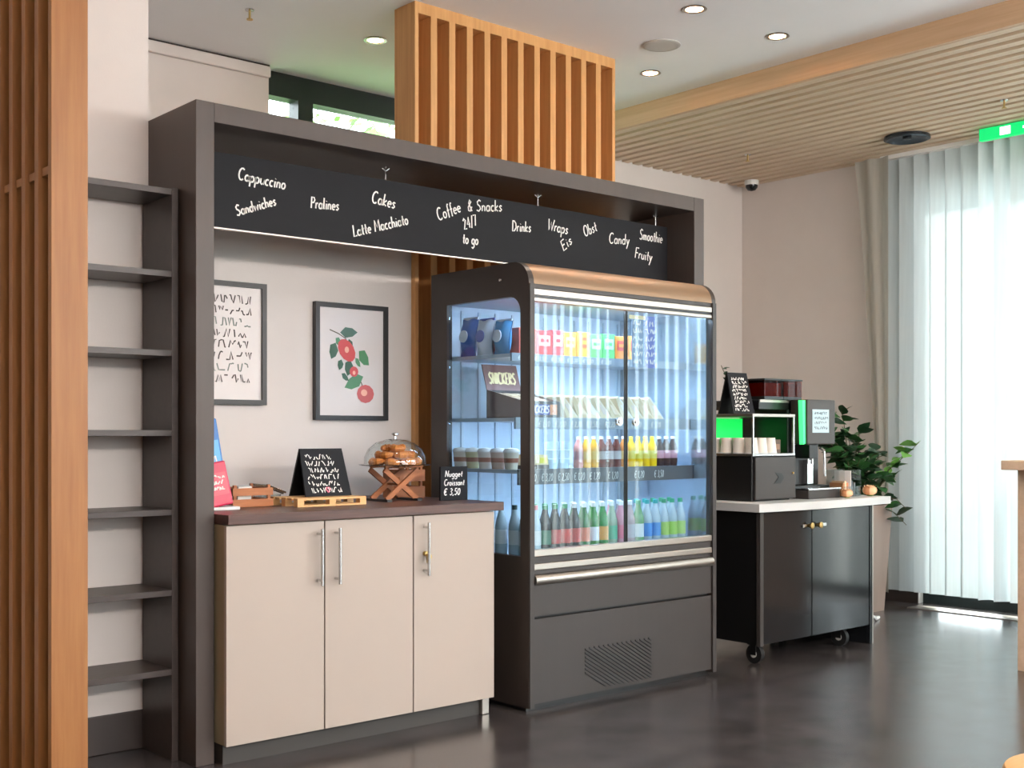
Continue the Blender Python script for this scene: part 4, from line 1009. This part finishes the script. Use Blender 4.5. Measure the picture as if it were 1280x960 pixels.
MB().add([(-.13, -.13, 0), (.13, -.13, 0), (.13, .13, 0), (-.13, .13, 0), (-.17, -.17, .72), (.17, -.17, .72), (.17, .17, .72), (-.17, .17, .72), (-.15, -.15, .72), (.15, -.15, .72), (.15, .15, .72), (-.15, .15, .72), (-.145, -.145, .66), (.145, -.145, .66), (.145, .145, .66), (-.145, .145, .66)],
         [(3, 2, 1, 0), (0, 1, 5, 4), (1, 2, 6, 5), (2, 3, 7, 6), (3, 0, 4, 7), (4, 5, 9, 8), (5, 6, 10, 9), (6, 7, 11, 10), (7, 4, 8, 11), (8, 9, 13, 12), (9, 10, 14, 13), (10, 11, 15, 14), (11, 8, 12, 15)]).build('pot', 'planter', pln)
MB().box(-.14, .14, -.14, .14, .655, .665).build('soil', 'soil', pln)
cab = MB().tube([(0, .0, .55), (.02, -.02, .40), (.0, .02, .28), (.05, .0, .16), (-.01, -.02, .06), (.06, -.03, .012), (.14, .0, .012), (.10, .05, .012), (.02, .03, .012)], .011, 6)
tag(cab.build('power_cable', 'white', None, True, loc=(6.74, 4.30, 0)), 'white power cable hanging to the floor behind the coffee cart', 'cable')

# ------------------------------------------------------------------ vertical blinds and curtain
bl = thing('vertical_blind', 'pale translucent vertical blind along the window wall', 'blind', (7.64, 0, HS))
fg = tag(MB((7.55, 0, 0)).box(7.47, 7.63, -4.5, 4.45, 0, .006).build('floor_convector_cover', 'alu', None, loc=(7.55, 0, 0)), 'pale metal convector cover set in the floor along the windows', 'floor grille')
box('head_rail', 'white', bl, 7.615, 7.655, -4.6, 4.75, HS - .03, HS - .001)
v0 = None; rng = random.Random(4)
y = 4.66; k = 0
while y > -4.5:
    ang = R(rng.uniform(8, 18)) if y < 3.9 or y > 4.05 else R(62)
    if .5 < (y * 7.3) % 9 < 1.3: ang = R(48)
    if y < 1.6: ang = R(16 + 5 * (k % 3))
    if v0 is None:
        n_ = 6; vs = []; fs = []
        for i in range(n_ + 1):
            u = (i / n_ - .5) * .127; c_ = .007 * (1 - (2 * i / n_ - 1) ** 2)
            vs += [(c_, u, -HS + .09), (c_, u, -.035)]
        for i in range(n_): fs.append((2 * i, 2 * i + 2, 2 * i + 3, 2 * i + 1))
        v0 = MB().add(vs, fs).build('vane', 'blind', bl, True); v0.location = (0, y, 0); v0.rotation_euler = (0, 0, ang)
    else: inst(v0, bl, (0, y, 0), (0, 0, ang))
    y -= .116; k += 1
# gathered curtain in the corner
vs = []; fs = []; nu, nv = 26, 14
for j in range(nv + 1):
    q = j / nv; z = HS - .02 - q * (HS - .10)
    ya = 4.92 - .22 * q ** .8; yb = 4.64
    for i in range(nu + 1):
        u = i / nu; vs.append((7.56 + .016 * math.sin(u * 11 + .6 * q) , ya + (yb - ya) * u, z))
for j in range(nv):
    for i in range(nu): a = j * (nu + 1) + i; fs.append((a, a + 1, a + nu + 2, a + nu + 1))
tag(MB((7.56, 4.9, 0)).add(vs, fs).build('gathered_curtain', 'curtain', None, True, loc=(7.56, 4.9, 0)), 'gathered grey curtain hanging at the far end of the blinds', 'curtain')

# ------------------------------------------------------------------ ceiling fittings
def downlight(x, y, label, power=True):
    d_ = thing('ceiling_downlight', label, 'ceiling light', (x, y, H), group='recessed ceiling downlights')
    MB().lathe([(.058, 0), (.062, -.004), (.046, -.006), (.042, 0)], n=24, cap=False).build('ring', 'alu', d_, True)
    MB().lathe([(.042, -.002), (.001, -.002)], n=20).build('bulb', 'lamp', d_)
    l_ = bpy.data.lights.new('downlight_beam', 'SPOT'); l_.energy = 26; l_.spot_size = R(115); l_.spot_blend = .8; l_.shadow_soft_size = .05; l_.color = (1, .89, .78)
    o = bpy.data.objects.new('downlight_beam', l_); COL.objects.link(o); o.parent = d_; o.location = (0, 0, -.02)
for x, y, nm in ((3.65, 5.31, 'downlight in the ceiling near the high window'), (4.573, 3.886, 'downlight at the top edge nearest the camera above the cooler'), (5.217, 3.863, 'downlight nearest the slatted ceiling'), (5.19, 4.743, 'downlight between the round ceiling speaker and the slatted column')):
    downlight(x, y, nm)
for x, y, nm in ((2.2, 2.6, 'second'), (3.8, 2.4, 'third'), (5.0, 1.6, 'fourth'), (1.0, 1.4, 'fifth'), (2.9, 1.0, 'sixth')):
    downlight(x, y, 'ceiling downlight outside the view, %s towards the rear wall' % nm)
sp_ = thing('ceiling_speaker', 'round white speaker grille flush in the white ceiling', 'ceiling speaker', (4.862, 4.361, H))
MB().lathe([(.10, 0), (.102, -.006), (.088, -.010)], n=32, cap=False).build('ring', 'greyw', sp_, True)
MB().lathe([(.088, -.009), (.001, -.007)], n=32).build('grille', 'greyw', sp_, True)
def sprinkler(loc, label):
    s_ = thing('sprinkler_head', label, 'sprinkler', loc, group='ceiling sprinkler heads')
    MB().lathe([(.024, 0), (.022, -.004), (.008, -.006)], n=16).build('rosette', 'steel', s_, True)
    MB().cyl((0, 0, -.045), .006, .04, 8).build('stem', 'brass', s_); MB().cyl((0, 0, -.050), .016, .004, 12).build('deflector', 'brass', s_)
sprinkler((2.92, 5.34, H), 'sprinkler head in the white ceiling at the upper left')
sprinkler((6.85, 5.33, HS), 'sprinkler head in the slatted ceiling near the far wall')
sprinkler((6.88, 3.46, HS), 'sprinkler head in the slatted ceiling near the exit sign')
rl_ = thing('recessed_spot', 'large round recessed dark spotlight in the slatted ceiling', 'ceiling light', (7.22, 4.30, HS))
MB().lathe([(.125, 0), (.148, -.004), (.150, -.022), (.132, -.028), (.105, -.012), (.06, -.005), (.001, -.004)], n=32, cap=False).build('reflector', mat('dark_reflector', (60, 66, 74), .25, .7), rl_, True)
MB().lathe([(.028, -.004), (.028, -.022), (.001, -.026)], n=16).build('bulb', 'blackg', rl_, True)
dc = thing('dome_camera', 'small black dome security camera in the far corner', 'security camera', (7.58, 5.86, HS))
MB().lathe([(.055, 0), (.055, -.03), (.05, -.036)], n=20).build('housing', 'white', dc, True)
MB().lathe([(.048, -.034), (.046, -.055), (.03, -.075), (.001, -.082)], n=20).build('dome', 'blackg', dc, True)
ex = thing('exit_sign', 'green illuminated exit sign under the slatted ceiling', 'exit sign', (7.42, 3.62, HS))
MB().box(-.02, .02, -.30, .27, -.082, -.006).build('housing', 'exit', ex)
MB().box(-.01, .01, -.2, -.18, -.012, 0).box(-.01, .01, .15, .17, -.012, 0).build('bracket', 'steel', ex)
MB().box(-.0215, -.0205, .06, .13, -.070, -.018).build('door_symbol', 'exitw', ex)
MB().prism([(-.02, -.036), (-.09, -.036), (-.09, -.018), (-.13, -.044), (-.09, -.070), (-.09, -.052), (-.02, -.052)], -.0215, -.0205, 'x').build('arrow_symbol', 'exitw', ex)
# linear fill lamps behind the camera; the rightmost added to brighten that side
for i, (x, y) in enumerate(((0.4, -1.4), (2.4, -1.5), (4.6, -1.2), (6.55, -.7))):
    lm = thing('linear_fill_lamp', 'long opal tube fill lamp hung unseen behind the camera, %s from the left' % ORD[i], 'ceiling light', (x, y, H), group='linear ceiling lamps')
    MB().box(-.7, .7, -.03, .03, -.03, 0).cyl((-.5, 0, -.94), .006, .91, 8).cyl((.5, 0, -.94), .006, .91, 8).build('housing', 'white', lm)
    MB().cyl((-.8, 0, -1.06), .12, 1.6, 20, 'x').build('diffuser', 'panel', lm, True)

# ------------------------------------------------------------------ furniture at the right edge
tb = thing('high_table', 'pale oak high table with panel leg at the right edge', 'table', (6.2, 2.7, 0))
box('table_top', 'table', tb, 5.79, 7.0, 2.15, 2.93, 1.018, 1.066, bev=.004)
box('leg_panel', 'table', tb, 5.915, 5.965, 2.22, 2.905, 0, 1.017, bev=.003)
box('leg_panel', 'table', tb, 6.72, 6.77, 2.22, 2.905, 0, 1.017, bev=.003)
stl = thing('round_stool', 'round oak stool seat at the lower right corner', 'stool', (2.72, 1.160, 0))
MB().lathe([(.001, .42), (.17, .42), (.185, .43), (.19, .44), (.185, .448), (.17, .452), (.001, .452)], n=40).build('seat', 'stool', stl, True)
for a in (45, 135, 225, 315):
    c_, s_ = math.cos(R(a)), math.sin(R(a)); MB().tube([(.15 * c_, .15 * s_, 0), (.11 * c_, .11 * s_, .42)], [.014, .018], 10).build('leg', 'stool', stl, True)
